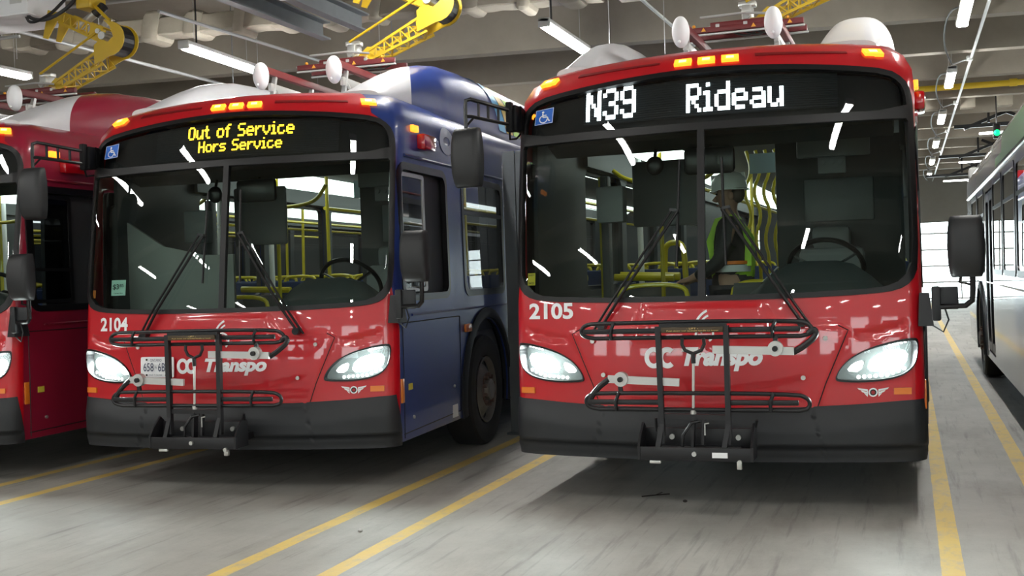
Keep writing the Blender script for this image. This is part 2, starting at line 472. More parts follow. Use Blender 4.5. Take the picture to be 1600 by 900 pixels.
def stroke(pts, w):
    o = []
    for (a, b), (c, d) in zip(pts, pts[1:]):
        L = math.hypot(c - a, d - b) or 1; nx, nz = -(d - b) / L * w / 2, (c - a) / L * w / 2
        o.append([(a - nx, b - nz), (c - nx, d - nz), (c + nx, d + nz), (a + nx, b + nz)])
    return o
def arc(cx, cz, rx, rz, th, a0, a1, n=24):
    o = []
    for k in range(n):
        t0, t1 = (math.radians(a0 + (a1 - a0) * q / n) for q in (k, k + 1))
        o.append([(cx + (rx - th) * math.cos(t0), cz + (rz - th) * math.sin(t0)), (cx + rx * math.cos(t0), cz + rz * math.sin(t0)), (cx + rx * math.cos(t1), cz + rz * math.sin(t1)), (cx + (rx - th) * math.cos(t1), cz + (rz - th) * math.sin(t1))])
    return o
def disc(cx, cz, r, n=20): return [[(cx + r * math.cos(2 * PI * k / n), cz + r * math.sin(2 * PI * k / n)) for k in range(n)]]
TCACHE = {}
def textmesh(txt, bold=0, shear=0):
    k = (txt, bold, shear)
    if k in TCACHE: return TCACHE[k]
    c = bpy.data.curves.new('t', 'FONT'); c.body = txt; c.size = 1; c.offset = bold; c.shear = shear; c.resolution_u = 4
    o = bpy.data.objects.new('t', c); COL.objects.link(o)
    dg = bpy.context.evaluated_depsgraph_get(); dg.update()
    me = bpy.data.meshes.new_from_object(o.evaluated_get(dg))
    V = [(v.co.x, v.co.y) for v in me.vertices]; F = [list(p.vertices) for p in me.polygons]
    bpy.data.objects.remove(o); bpy.data.curves.remove(c); bpy.data.meshes.remove(me)
    TCACHE[k] = (V, F); return V, F
def text(name, m, parent, txt, x0, x1, z0, z1, off=.004, bold=0.02, shear=0, fn=None, flip=False):
    V, F = textmesh(txt, bold, shear)
    ax, bx_ = min(v[0] for v in V), max(v[0] for v in V); az, bz = min(v[1] for v in V), max(v[1] for v in V)
    Q = [(x0 + (a - ax) / (bx_ - ax) * (x1 - x0), z0 + (b - az) / (bz - az) * (z1 - z0)) for a, b in V]
    if fn is None:
        v_ = np.array([b for a, b in Q]); P = SP(np.array([x2s(a) for a, b in Q]), v_, off, disp_front if v_.max() < 1.3 else None).tolist()
    else: P = [tuple(fn(a, b)) for a, b in Q]
    me = bpy.data.meshes.new(name); me.from_pydata(P, [], F); me.materials.append(m)
    o = bpy.data.objects.new(name, me); COL.objects.link(o)
    if parent: o.parent = parent
    return o
FONT = {'N': '10001 11001 11001 10101 10011 10011 10001', '3': '01110 10001 00001 00110 00001 10001 01110', '9': '01110 10001 10001 01111 00001 10001 01110',
 'R': '11110 10001 10001 11110 10100 10010 10001', 'i': '010 000 110 010 010 010 111', 'd': '00001 00001 01111 10001 10001 10001 01111', 'e': '00000 00000 01110 10001 11111 10000 01110',
 'a': '00000 00000 01110 00001 01111 10001 01111', 'u': '00000 00000 10001 10001 10001 10011 01101', 'O': '01110 10001 10001 10001 10001 10001 01110', 't': '0100 0100 1110 0100 0100 0100 0011',
 'o': '00000 00000 01110 10001 10001 10001 01110', 'f': '0011 0100 1110 0100 0100 0100 0100', 'S': '01111 10000 10000 01110 00001 00001 11110', 'r': '0000 0000 1011 1100 1000 1000 1000',
 'v': '00000 00000 10001 10001 10001 01010 00100', 'c': '00000 00000 01110 10000 10000 10001 01110', 'H': '10001 10001 10001 11111 10001 10001 10001', 's': '00000 00000 01111 10000 01110 00001 11110', ' ': '000 000 000 000 000 000 000'}
def ledtext(name, m, parent, txt, x0, x1, z0, z1, off):
    cols = sum(len(FONT[c].split()[0]) + 1 for c in txt) - 1
    pw, ph = (x1 - x0) / cols, (z1 - z0) / 7; polys = []; cx = 0
    for c in txt:
        rows = FONT[c].split()
        for r, row in enumerate(rows):
            for k, b in enumerate(row):
                if b == '1':
                    for i in (0, 1, 2):
                        for j in (0, 1):
                            # dots are one matrix pitch wide, strokes overlap by a dot so letters look bold
                            a = x0 + (cx + k + i * .5) * pw; z = z1 - (r + j * .5) * ph
                            polys.append([(a + .02 * pw, z - .46 * ph), (a + (.52 if i < 2 else .32) * pw, z - .46 * ph), (a + (.52 if i < 2 else .32) * pw, z - .02 * ph), (a + .02 * pw, z - .02 * ph)])
        cx += len(rows[0]) + 1
    return decal(name, m, parent, polys, off)

# outlines on the front -------------------------------------------------------
MASK = chaikin(sym([(0, 1.268), (.58, 1.27), (.98, 1.283), (1.13, 1.30), (1.205, 1.345), (1.24, 1.44), (1.243, 1.9), (1.243, 2.36), (1.236, 2.50), (1.205, 2.60), (1.12, 2.665), (.90, 2.688), (.45, 2.710), (.0, 2.722)]), 1)
def inset(poly, d):
    P = poly if area(poly) > 0 else poly[::-1]; n = len(P); o = []
    for i in range(n):
        a, b, c = P[i - 1], P[i], P[(i + 1) % n]
        t = (c[0] - a[0], c[1] - a[1]); L = math.hypot(*t) or 1
        o.append((b[0] - t[1] / L * d, b[1] + t[0] / L * d))
    return o
MS = fr(MASK)
def half_glass(sg):
    p = [(.022, 1.300), (.58, 1.302), (.95, 1.314), (1.06, 1.325), (1.13, 1.35), (1.178, 1.395), (1.205, 1.46), (1.214, 1.60), (1.216, 1.9), (1.216, 2.30), (1.205, 2.318), (.6, 2.320), (.022, 2.325)]
    return fr([(sg * a, b) for a, b in p])
SIGNG = fr(chaikin(sym([(0, 2.372), (.6, 2.372), (1.212, 2.372), (1.206, 2.49), (1.178, 2.575), (1.10, 2.632), (.88, 2.655), (.45, 2.678), (0, 2.690)]), 1))
HLH = [(1.226, 1.008), (1.19, 1.014), (1.106, 1.002), (.965, .967), (.855, .912), (.795, .85), (.766, .792), (.79, .776), (.96, .772), (1.1, .790), (1.18, .828), (1.216, .89)]
HLH = chaikin(HLH, 2)
HOOD = fr([(.36, 1.24), (.45, 1.118), (.79, 1.105), (.845, 1.075), (.71, .76), (.655, .60), (-.655, .60), (-.71, .76), (-.845, 1.075), (-.79, 1.105), (-.45, 1.118), (-.36, 1.24)])
TRAP = fr([(.345, 1.235), (.425, 1.02), (-.425, 1.02), (-.345, 1.235)])
def brow(sg): return fr([(sg * a, b) for a, b in [(.90, 1.045), (1.16, 1.105), (1.14, 1.075), (.99, 1.035)]])
BR, BL_ = brow(1), brow(-1)
def disp_front(s, v):
    h = .009 * ss((sdp(s, v, HOOD) + .022) / .044)
    h = h + .006 * ss((sdp(s, v, TRAP) + .022) / .044)
    # smile crease: the hood steps back under this curve
    zc = .745 + .085 * (np.abs(s) / .62) ** 2
    h = h - .007 * ss((zc - v + .01) / .05) * ss((.74 - np.abs(s)) / .22)
    for p in (BR, BL_): h = h - .016 * ss((sdp(s, v, p) + .03) / .05)
    return h
def disp_bumper(s, v):
    q = np.abs(s); c = ss((1.30 - q) / .25)
    out = .020 + .030 * c
    zc = .475 + .035 * ss((q - .75) / .35)
    h = np.where(v > zc, out - (out - .006) * ss((v - zc) / .17), out)
    h = h - .008 * ss((.012 - np.abs(v - .385)) / .008) - .010 * ss((.375 - v) / .06)
    h = h - .007 * ss((.006 - np.abs(q - .66 - .25 * (.5 - v))) / .004)
    return h
BTOP = [(0, .622), (.55, .625), (.9, .640), (1.15, .658), (1.25, .664)]
BT = [(x2s(-x), z) for x, z in BTOP[::-1]] + [(x2s(x), z) for x, z in BTOP[1:]]
SY = .10
SA = y2s(SY, .9)
EDGE = [(SA, .32), (SA, 1.11), (x2s(1.2605), 1.18), (x2s(1.252), 1.27), (x2s(1.236), 1.40)]       # right-hand paint boundary below the windshield
def mirror(p): return [(-a, b) for a, b in p]
mk = MS if area(MS) > 0 else MS[::-1]
# split the mask outline into lower / right / upper runs
i_br = min(range(len(mk)), key=lambda i: abs(mk[i][0] - EDGE[-1][0]) + abs(mk[i][1] - 1.40) * 2)
i_tr = min(range(len(mk)), key=lambda i: abs(mk[i][0] - x2s(1.16)) + abs(mk[i][1] - 2.64) * 2)
def run(i, j):
    o = [i]
    while o[-1] != j: o.append((o[-1] + 1) % len(mk))
    return [mk[q] for q in o]
i_bl = min(range(len(mk)), key=lambda i: abs(mk[i][0] + mk[i_br][0]) + abs(mk[i][1] - mk[i_br][1]))
i_tl = min(range(len(mk)), key=lambda i: abs(mk[i][0] + mk[i_tr][0]) + abs(mk[i][1] - mk[i_tr][1]))
VT = 3.55
LOWER = mirror(EDGE)[:-1] + [];
LOWER = [(-SA, .32)] + [(SA, .32)] + EDGE[1:-1] + run(i_bl, i_br)[::-1] + mirror(EDGE[1:-1])[::-1]
UPPER = run(i_tr, i_tl) + [(-1.08, 2.70), (-1.02, VT)] + [(1.02, VT), (1.08, 2.70)]
SEND = y2s(BL - .02, 1.0)
def arch(yc, R=.62, n=14):
    # notch in the lower edge for a wheel
    zc = .48; a0 = math.asin((zc - .32) / R)
    return [(yc - R * math.cos(t), zc + R * math.sin(t)) for t in [-a0 + (PI + 2 * a0) * k / n for k in range(n + 1)]]
WY = (2.14, 9.3)
def side_outline(sg):
    p = [(SA, .32)]
    for yc in WY: p += [(y2s(y, max(.3, z)), z) for y, z in arch(yc)]
    p += [(SEND, .32), (SEND, VT)]
    p += [(1.02, VT), (1.08, 2.70)] + run(i_br, i_tr)[::-1] + EDGE[1:-1][::-1]
    return p if sg > 0 else mirror(p)
WINL = [(1.60, 2.74)] + [(2.92 + 1.36 * k, 4.16 + 1.36 * k) for k in range(6)]        # passenger windows, driver's side
WINR = [(1.62, 2.78), (2.94, 4.20), (4.34, 5.60), (5.74, 6.95), (8.42, 9.66), (9.80, 11.04)]
DOORS = [(.30, 1.40), (7.10, 8.26)]
ZW0, ZW1 = 1.325, 2.285
print('outlines done')

# ------------------------------------------------------------------ bus parts
def on_front(x, z, off=0): return Vector(SP(np.array([x2s(x)]), np.array([z]), off)[0])
def on_side(y, z, off=0, sg=1): return Vector(SP(np.array([y2s(y, z, sg)]), np.array([z]), off)[0])
def side_fn(off, sg=1): return lambda a, b: on_side(a, b, off, sg)
def make_wheel(parent, y, sg):
    M = Matrix.Translation((sg * 1.235, y, .48)) @ Matrix.Rotation(sg * PI / 2, 4, 'Y')
    t = G().lathe([(.30, -.24), (.44, -.25), (.475, -.22), (.48, -.14), (.48, -.03), (.474, .0), (.455, .018), (.40, .024), (.33, .02), (.295, .005), (.285, -.02), (.285, -.22), (.30, -.24)], 48, M).build('wheel', TYRE, parent)
    G().lathe([(.288, .012), (.275, .016), (.268, .0), (.262, -.03), (.25, -.05), (.215, -.03), (.165, .012), (.14, .016), (.095, .016), (.09, .05), (.075, .062), (0, .062)], 40, M).build('rim', WHEEL, t)
    g = G()
    for k in range(10):
        a = 2 * PI * k / 10 + .2
        g._add(_holemesh(a), M)
    g.build('rim_hole_shade', BLACKG, t, smooth=False)  # flat black discs painted as the shade inside the rim holes
    g = G().lathe([(.110, .012), (.112, .022), (.144, .022), (.146, .012)], 32, M)
    for k in range(10):
        a = 2 * PI * k / 10; c = Vector((.128 * math.cos(a), .128 * math.sin(a), 0))
        g._add(_cylmesh(c + Vector((0, 0, .012)), c + Vector((0, 0, .05)), .017, 6), M)
    g.build('wheel_nut', NUT, t, smooth=False)
def _cylmesh(a, b, r, n):
    q = G().cyl(a, b, r, n=n); return q.b
def _holemesh(a):
    t = bmesh.new(); c = Vector((.238 * math.cos(a), .238 * math.sin(a), -.032)); tg = Vector((-math.sin(a), math.cos(a), 0)); rd = Vector((math.cos(a), math.sin(a), -.25))
    t.faces.new([t.verts.new(c + tg * (.030 * math.cos(q)) + rd * (.022 * math.sin(q)) + Vector((0, 0, .003))) for q in [2 * PI * k / 14 for k in range(14)]])
    return t
def head_shape(g, c, w, d, h, taper=.88):
    # rounded mirror shell: convex front (towards -y), flat glass behind
    x0, y0, z0 = c; rings = []
    for t in (-1, -.97, -.85, -.5, 0, .5, .85, .97, 1):
        e = max(.0, 1 - abs(t) ** 6) ** .5 if abs(t) < 1 else 0
        ww = w / 2 * (taper + (1 - taper) * (1 - t * t)) * (.88 + .12 * e); dd = d * (.45 + .55 * e) * (.8 + .2 * (1 - t * t))
        ring = []
        for k in range(13):
            a = PI * k / 12
            ring.append((x0 - ww * np.sign(math.cos(a)) * abs(math.cos(a)) ** .45, y0 - dd * math.sin(a) ** .5, z0 + t * h / 2))
        rings.append(ring)
    g.loft(rings)
def make_bus(cfg):
    root = thing(cfg['name'], cfg['label'], 'bus', (cfg['x'], cfg['y'], 0), cfg['yaw'])
    fp, sp, rw = cfg['front'], cfg['side'], cfg['roof']
    full = cfg.get('detail', True)
    K = lambda n: n
    # --- shell
    panel('front_panel', fp, root, LOWER, [fr(HLH), mirror(fr(HLH))], thick=.02, step=.021, disp=disp_front, key='lower')
    panel('roof_cap', fp, root, UPPER, thick=.03, step=.05, key='upper')
    for sg in (1, -1):
        wins = WINL if sg > 0 else WINR
        holes = [side(rrect(a, b, ZW0, ZW1, .09), sg) for a, b in wins]
        if sg > 0: holes.append(side(rrect(.215, 1.20, ZW0, ZW1, .09), sg))
        else: holes += [side(rrect(a, b, .40, 2.24, .06), sg) for a, b in DOORS]
        SPN = panel('side_panel', sp, root, side_outline(sg), holes, thick=.012, step=.11, key='side%d' % sg)
        if cfg.get('rear_side') or (sg < 0 and fp is not sp):
            pm = SPN.data; pm.materials[0] = fp; pm.materials.append(cfg.get('rear_side', sp))
            for p in pm.polygons:
                if p.center.y > .85: p.material_index = 1
        lo = [(y2s(.42, 1.2, sg), 1.0), (y2s(.42, 2.3, sg), 2.48), (y2s(11.9, 2.3, sg), 2.48), (y2s(11.9, 1.2, sg), 1.0)]
        panel('side_lining', LINERD, root, lo, [h for h in holes if min(p[1] for p in h) > 1.0 and min(S(p[0], p[1])[1] for p in h) > .6], off=-.05, thick=-.036, step=.3, key='lining%d' % sg)
    G().box((0, BL, 1.6), (2.45, .08, 2.5), .05).box((0, BL + .05, .5), (2.5, .12, .3), .04).build('rear_panel', sp, root)
    G().box((0, 6.4, 2.875), (1.5, 11.5, .03)).build('roof_deck', rw, root, smooth=False)
    G().box((0, 6.2, .36), (2.36, 11.9, .08)).box((0, .35, .34), (2.0, .5, .1)).build('underbody', LINERD, root, smooth=False)
    # --- bumper
    panel('bumper', BUMPER, root, [(-SA, .305), (SA, .305)] + BT[::-1], thick=.06, step=.025, disp=disp_bumper, key='bumper')
    # --- windshield set
    gl, gr, sgn = half_glass(-1), half_glass(1), SIGNG
    panel('windshield_gasket', RUBBER, root, MS, [gl, gr, sgn], off=.012, thick=.035, step=.05, key='gasket')
    panel('windshield_pane', GLASSW, root, gl, off=-.004, step=.06, key='gl')
    panel('windshield_pane', GLASSW, root, gr, off=-.004, step=.06, key='gr')
    so = panel('destination_sign', BLACKG, root, SIGNG, off=-.055, step=.08, key='signback')
    bx = cfg['board']
    panel('led_board', BOARD, so, fr([(bx[0], bx[2]), (bx[1], bx[2]), (bx[1], bx[3]), (bx[0], bx[3])]), off=-.040, step=.08)
    g = G()
    for k in range(16):
        z = bx[2] + (bx[3] - bx[2]) * (k + .5) / 16
        pts = [on_front(bx[0] + (bx[1] - bx[0]) * q / 10, z, -.037) for q in range(11)]
        g.tube(pts, .0016, n=3)
    g.build('board_line', BLACKG, so, smooth=False)
    for t in cfg['sign']: ledtext('sign_lettering', cfg['led'], so, *t, off=-.033)
    panel('sign_pane', GLASSC, so, SIGNG, off=-.003, step=.07, key='signglass')
    # --- headlights
    for sg in (1, -1):
        H = fr(HLH) if sg > 0 else mirror(fr(HLH)); m_ = (lambda p: p) if sg > 0 else mirror
        dn = dens(H, .02)
        h = panel('headlight', HOUS, root, H, off=-.045, step=.05, key='hlb%d' % sg)
        cx = sum(p[0] for p in dn) / len(dn); cz = sum(p[1] for p in dn) / len(dn)
        outer = [(cx + (a - cx) * 1.02, cz + (b - cz) * 1.055) for a, b in dn]; inner = [(cx + (a - cx) * .985, cz + (b - cz) * .94) for a, b in dn]
        panel('bezel', TRIMB, h, outer, [inner], off=.014, thick=.062, step=.02, key='bez%d' % sg)
        main = chaikin(m_(fr([(.95, .832), (1.05, .832), (1.165, .86), (1.185, .945), (1.10, .955), (.98, .915)])), 1)
        panel('main_beam', LED, h, main, off=-.0435, step=.05, key='mb%d' % sg)
        panel('side_beam', LEDD, h, chaikin(m_(fr([(.83, .83), (.915, .825), (.94, .90), (.87, .88)])), 1), off=-.043, step=.05, key='sb%d' % sg)
        polys = []
        for k in range(9):
            x = .90 + .032 * k; z = .797 + .010 * max(0, k - 5) + .002 * k
            polys += disc(sg * x, z, .012, 8)
        for k in range(5): polys.append([(sg * (1.07 + .022 * k), .972 + .005 * k), (sg * (1.085 + .022 * k), .972 + .005 * k), (sg * (1.085 + .022 * k), .992 + .002 * k), (sg * (1.07 + .022 * k), .992 + .002 * k)])
        decal('led_row', LEDD, h, polys, -.028)
        panel('lens', LENS, h, H, off=.010, step=.05, key='lens%d' % sg)
        # orange reflector below
        x0, x1 = (1.09, 1.186) if sg > 0 else (-1.215, -1.12)
        panel('reflector', ORANGE, root, fr([(x0, .694), (x1, .694), (x1, .732), (x0, .732)]), off=.012, thick=.012, step=.05)
    # --- marker lamps on the roof cap
    for x, z in ((-1.10, 2.745), (-.125, 2.775), (.03, 2.775), (.185, 2.775), (1.075, 2.745)):
        vz = z + .055 * (x / 1.2) ** 2
        q = panel('marker_lamp', AMBER, root, [(x - .056, vz - .021), (x + .056, vz - .021), (x + .056, vz + .021), (x - .056, vz + .021)], off=.020, thick=.03, step=.05)
        panel('bulb', AMBERC, q, [(x - .025, vz - .010), (x + .025, vz - .010), (x + .025, vz + .010), (x - .025, vz + .010)], off=.022, step=.05)
    for x0, x1 in ((-.88, -.29), (.345, .92)):
        panel('groove_shade', mat('dark_' + fp.name, tuple(c * .35 for c in fp.node_tree.nodes['Principled BSDF'].inputs['Base Color'].default_value[:3]), .4), root, [(x0, 2.782 + .03), (x0, 2.768 + .02), (x1, 2.768 + .02), (x1, 2.782 + .02)], off=.006, thick=.008, step=.05)  # strip in darkened front paint, a groove's shade put into the colour
    # --- accessibility sticker, number, lettering
    st = decal('access_sticker', mat('sticker_blue', (.012, .13, .60), .4), root, [[(-1.142, 2.462), (-1.006, 2.470), (-1.0, 2.590), (-1.134, 2.584)]], .001)
    ax, az = -1.072, 2.522
    pol = disc(ax - .008, az + .040, .009, 12) + stroke([(ax - .010, az + .03), (ax - .008, az), (ax + .024, az - .001), (ax + .036, az - .032), (ax + .046, az - .030)], .010) + stroke([(ax - .008, az + .014), (ax + .018, az + .014)], .008) + arc(ax - .005, az - .016, .032, .032, .008, 110, 360, 20)
    pol += stroke([(-1.139, 2.466), (-1.009, 2.473), (-1.003, 2.587), (-1.131, 2.581), (-1.139, 2.466)], .003)
    decal('wheelchair_symbol', WHITE, st, pol, .002)
    n = cfg['number']
    if n:
        nx0, nx1, nz0, nz1 = cfg['numpos']
        text('fleet_number', WHITE, root, n, nx0, nx1, nz0, nz1, .006, .032)
    if cfg.get('logo'):
        lx0, lx1, lz0, lz1 = cfg['logo']          # box of the whole lettering without descender
        w = lx1 - lx0; hh = lz1 - lz0
        cx = lx0 + hh * .50; cz = (lz0 + lz1) / 2
        lg = decal('operator_lettering', WHITE, root, arc(cx, cz, hh * .50, hh * .56, hh * .25, 0, 360, 28), .006)
        decal('lettering_c', WHITE, lg, arc(cx + hh * .74, cz, hh * .50, hh * .56, hh * .27, 48, 312, 26), .0075)
        tx0 = lx0 + w * .325
        text('lettering_word', WHITE, lg, 'Transpo', tx0, lx1, lz0 - hh * .22, lz1 + hh * .04, .006, .05, .25)
        ez = 1.085; ex = -.005
        e = decal('leaf_emblem', WHITE, root, arc(ex + .02, ez - .015, .058, .058, .013, -60, 200, 24), .006)
        sw = []
        for q, r in enumerate((.13, .105, .08)):
            sw += arc(ex + .075, ez - .025, r, r * 1.25, .014 - .002 * q, 108, 172, 10)
        decal('leaf_swoosh', WHITE, e, sw, .006)
        wx, wz = .975, .708
        wg = decal('wing_emblem', WHITE, root, arc(wx, wz, .026, .026, .008, 0, 360, 20), .006)
        for sg in (1, -1):
            fe = []
            for q in range(3):
                fe.append([(wx + sg * .03, wz + .018 - q * .016), (wx + sg * (.088 - q * .018), wz + .028 - q * .014), (wx + sg * (.080 - q * .018), wz + .017 - q * .014), (wx + sg * .03, wz + .006 - q * .016)])
            fe.append([(wx + sg * .029, wz - .016), (wx + sg * .034, wz - .016), (wx + sg * .034, wz + .016), (wx + sg * .029, wz + .016)])
            decal('wing_feather', WHITE, wg, fe, .006)
        decal('wing_roundel', TRIMB, wg, arc(wx, wz, .018, .018, .007, 0, 360, 16), .007)
    for x, z in ((-.70, 1.03), (.715, 1.03), (.585, .80), (-.63, .82)):
        c = on_front(x, z, .018); G().cyl(c, c + Vector((0, -.012, 0)), .014, n=14).build('panel_screw', STEEL, root)
    hs = []
    for a, b in zip(HOOD, HOOD[1:]):
        n = max(1, int(math.hypot(b[0] - a[0], b[1] - a[1]) / .04))
        hs += [(a[0] + (b[0] - a[0]) * q / n, a[1] + (b[1] - a[1]) * q / n) for q in range(n)]
    for k, run_ in enumerate(([p for p in HOOD[2:6]], [p for p in HOOD[6:10]])):
        pts = []
        for a, b in zip(run_, run_[1:]):
            n = max(1, int(math.hypot(b[0] - a[0], b[1] - a[1]) / .05)); pts += [(a[0] + (b[0] - a[0]) * q / n, a[1] + (b[1] - a[1]) * q / n) for q in range(n)]
        pts.append(run_[-1]); A_ = np.array(pts)
        G().tube([Vector(p) for p in SP(A_[:, 0], A_[:, 1], .0, disp_front)], .0035, n=5).build('hood_seam', mat('panel_gap', (.004, .004, .006), .6), root)
    # --- wipers
    for sg in (1, -1):
        px, pz = (.585, 1.125) if sg > 0 else (-.63, 1.125)
        a = on_front(px, pz, .03); b_ = on_front(sg * .135, 1.82, .05)
        w = G().cyl(on_front(px, pz, -.01), a + Vector((0, -.03, 0)), .026, n=14).tube([a, a.lerp(b_, .25) + Vector((0, -.03, 0)), b_], .010, n=8).build('wiper', TRIMB, root)
        off = Vector((sg * .05, 0, -.02))
        G().tube([a + off, a.lerp(b_, .25) + off + Vector((0, -.028, 0)), b_ + Vector((sg * .035, 0, .01))], .008, n=8).build('wiper_rod', TRIMB, w)
        bl = [on_front(sg * .135 + sg * .012 * q, 1.48 + .66 * q / 6, .022) for q in range(7)]
        bl = [on_front(sg * .15 - sg * .02 * q / 6, 1.48 + .66 * q / 6, .022) for q in range(7)]
        G().tube(bl, .009, n=6).bar(b_ + Vector((0, .0, 0)), bl[3], .02, .02).build('wiper_blade', RUBBER, w)
        G().bar(b_, b_ + Vector((sg * .05, 0, .01)), .018, .016).build('wiper_link', TRIMB, w)
    # --- roof shrouds
    SHP = np.array(((.42, 0), (.55, .04), (.75, .13), (1.0, .235), (1.3, .345), (1.55, .41), (1.8, .45), (2.3, .48), (4, .50), (8, .50), (11.2, .48), (11.7, .3), (11.95, .0)))
    SHY = np.concatenate([np.linspace(.42, 2.4, 34), np.linspace(2.7, 11.1, 12), SHP[-3:, 0]])
    for sg in ((1, -1) if cfg.get('shroud', True) else ()):
        rings = []
        for y in SHY:
            y = float(y); ht = float(np.interp(y, SHP[:, 0], SHP[:, 1]))
            t = min(1, (y - .42) / 1.2); xo = 1.04 + .10 * t; xi = (.66 if sg > 0 else .80) - .02 * t; zb = 2.86 - .04 * t
            ring = []
            for q in range(29):
                a = PI * q / 28; ca, sa = math.cos(a), math.sin(a)
                X = (xo + xi) / 2 + (xo - xi) / 2 * np.sign(ca) * abs(ca) ** .75
                Z = zb - .06 + (ht + .06) * (sa ** .62)
                ring.append((sg * X, y, Z))
            rings.append(ring)
        sh = G().loft(rings)
        o = sh.build('roof_shroud', rw, root, ang=1.2)
        me = o.data; me.materials.append(sp)
        nm = cfg.get('nose')                      # where the side colour starts on the shroud
        if nm and sg > 0:
            bm = bmesh.new(); bm.from_mesh(me)
            bmesh.ops.bisect_plane(bm, geom=bm.verts[:] + bm.edges[:] + bm.faces[:], plane_co=(0, nm + 2.4 * .98, 0), plane_no=(sg * 2.4, 1, 0))
            bmesh.ops.bisect_plane(bm, geom=bm.verts[:] + bm.edges[:] + bm.faces[:], plane_co=(sg * .78, 0, 0), plane_no=(1, 0, 0))
            bm.to_mesh(me); bm.free()
            for p in me.polygons:
                c = p.center
                if c.y > nm + 2.4 * (.98 - abs(c.x)) and abs(c.x) > .78: p.material_index = 1
    # --- charging rails on the roof
    for sx in (-.33, .33):
        r = thing('charging_rail', None, None); r.parent = root; r.location = (sx, 1.2, 0)
        del_ = None
        dsc = G().lathe([(0, -.030), (1, -.030), (1.03, -.01), (.99, .012), (.9, .032), (.7, .050), (.4, .062), (0, .066)], 32, Matrix.Translation((0, 0, 3.19)) @ Matrix.Rotation(PI / 2, 4, 'X') @ Matrix.Diagonal((.062, .112, 1, 1))).sph((0, -.055, 3.108), (.012, .012, .012), 8, 6).build('end_plate', WHITE, r)
        G().box((0, .9, 3.25), (.05, 1.75, .06), .006).build('contact_bar', PANR, r)
        gg = G().box((0, .75, 3.12), (.03, 1.2, .07), .004)
        for y in (.25, .95, 1.6): gg.bar((0, y, 3.22), (0, y - .12, 2.87), .035, .03).bar((0, y, 3.12), (.12, y + .02, 2.88), .025, .02)
        gg.build('rail_bracket', ALU, r)
    # --- mirrors
    if full:
        # high door-side mirror on a ladder arm
        m = thing('door_mirror', None, None); m.parent = root; m.location = cfg.get('high', (0, 0, 0))
        g = G(); head_shape(g, (-1.43, -.27, 2.22), .205, .10, .375); g.build('mirror_shell', mat('mirror_plastic', (.018, .019, .021), .5, spec=.4), m)
        G().box((-1.43, -.266, 2.22), (.165, .006, .33), .0).build('mirror_glass', mat('mirror_silver', (.8, .8, .8), .03, metal=1), m)
        g = G(); top = 2.585
        g.tube([(-1.44, -.28, 2.40), (-1.44, -.28, 2.54), (-1.435, -.28, top), (-1.41, -.26, top + .01), (-1.27, .06, top - .03)], .013, n=8)
        g.tube([(-1.435, -.28, 2.485), (-1.41, -.26, 2.485), (-1.27, .06, 2.46)], .012, n=8)
        for q in (.2, .45, .72): g.bar((-1.41 + .14 * q, -.26 + .32 * q, top + .01 - .04 * q), (-1.41 + .14 * q, -.26 + .32 * q, 2.485 - .025 * q), .014, .014)
        g.tube([(-1.44, -.28, 2.42), (-1.40, -.24, 2.48)], .008, n=6)
        g.build('mirror_arm', TRIMB, m)
        G().box((-1.268, .075, 2.51), (.045, .05, .20), .01).box((-1.262, .13, 2.505), (.075, .09, .17), .008).loft([[(-1.295, .17, 2.43), (-1.215, .16, 2.43), (-1.215, .16, 2.59), (-1.295, .17, 2.59)], [(-1.275, .32, 2.43), (-1.225, .26, 2.43), (-1.22, .26, 2.57), (-1.265, .32, 2.57)]]).tube([(-1.28, .10, 2.41), (-1.29, .13, 2.37), (-1.27, .2, 2.38), (-1.25, .27, 2.43)], .007, n=6).build('mirror_mount', BLACKG, m)
        # low driver-side mirror
        m = thing('driver_mirror', None, None); m.parent = root; m.location = (0, 0, cfg.get('low', 0))
        g = G(); head_shape(g, (1.50, -.13, 1.575), .20, .11, .345); g.build('mirror_shell', mat('mirror_plastic'), m)
        G().box((1.50, -.126, 1.575), (.165, .006, .30)).build('mirror_glass', mat('mirror_silver'), m)
        G().tube([(1.53, -.13, 1.42), (1.53, -.13, 1.33), (1.525, -.12, 1.27), (1.49, -.1, 1.24), (1.34, -.06, 1.235)], .016, n=8).tube([(1.47, -.13, 1.41), (1.46, -.12, 1.375), (1.52, -.12, 1.36)], .008, n=6).build('mirror_arm', TRIMB, m)
        a = on_side(.04, 1.2, 0); 
        gg = G().loft([[(1.235, -.03, 1.125), (1.32, -.05, 1.125), (1.32, .12, 1.125), (1.235, .12, 1.125)], [(1.245, .0, 1.315), (1.30, -.03, 1.315), (1.30, .09, 1.315), (1.245, .09, 1.315)]])
        gg.box((1.335, -.06, 1.255), (.05, .05, .20), .012).box((1.40, -.055, 1.285), (.11, .02, .13), .006)
        gg.tube([(1.31, -.03, 1.13), (1.37, -.04, 1.09), (1.40, -.05, 1.16), (1.38, -.05, 1.23)], .005, n=6)
        gg.build('mirror_mount', BUMPER, m)
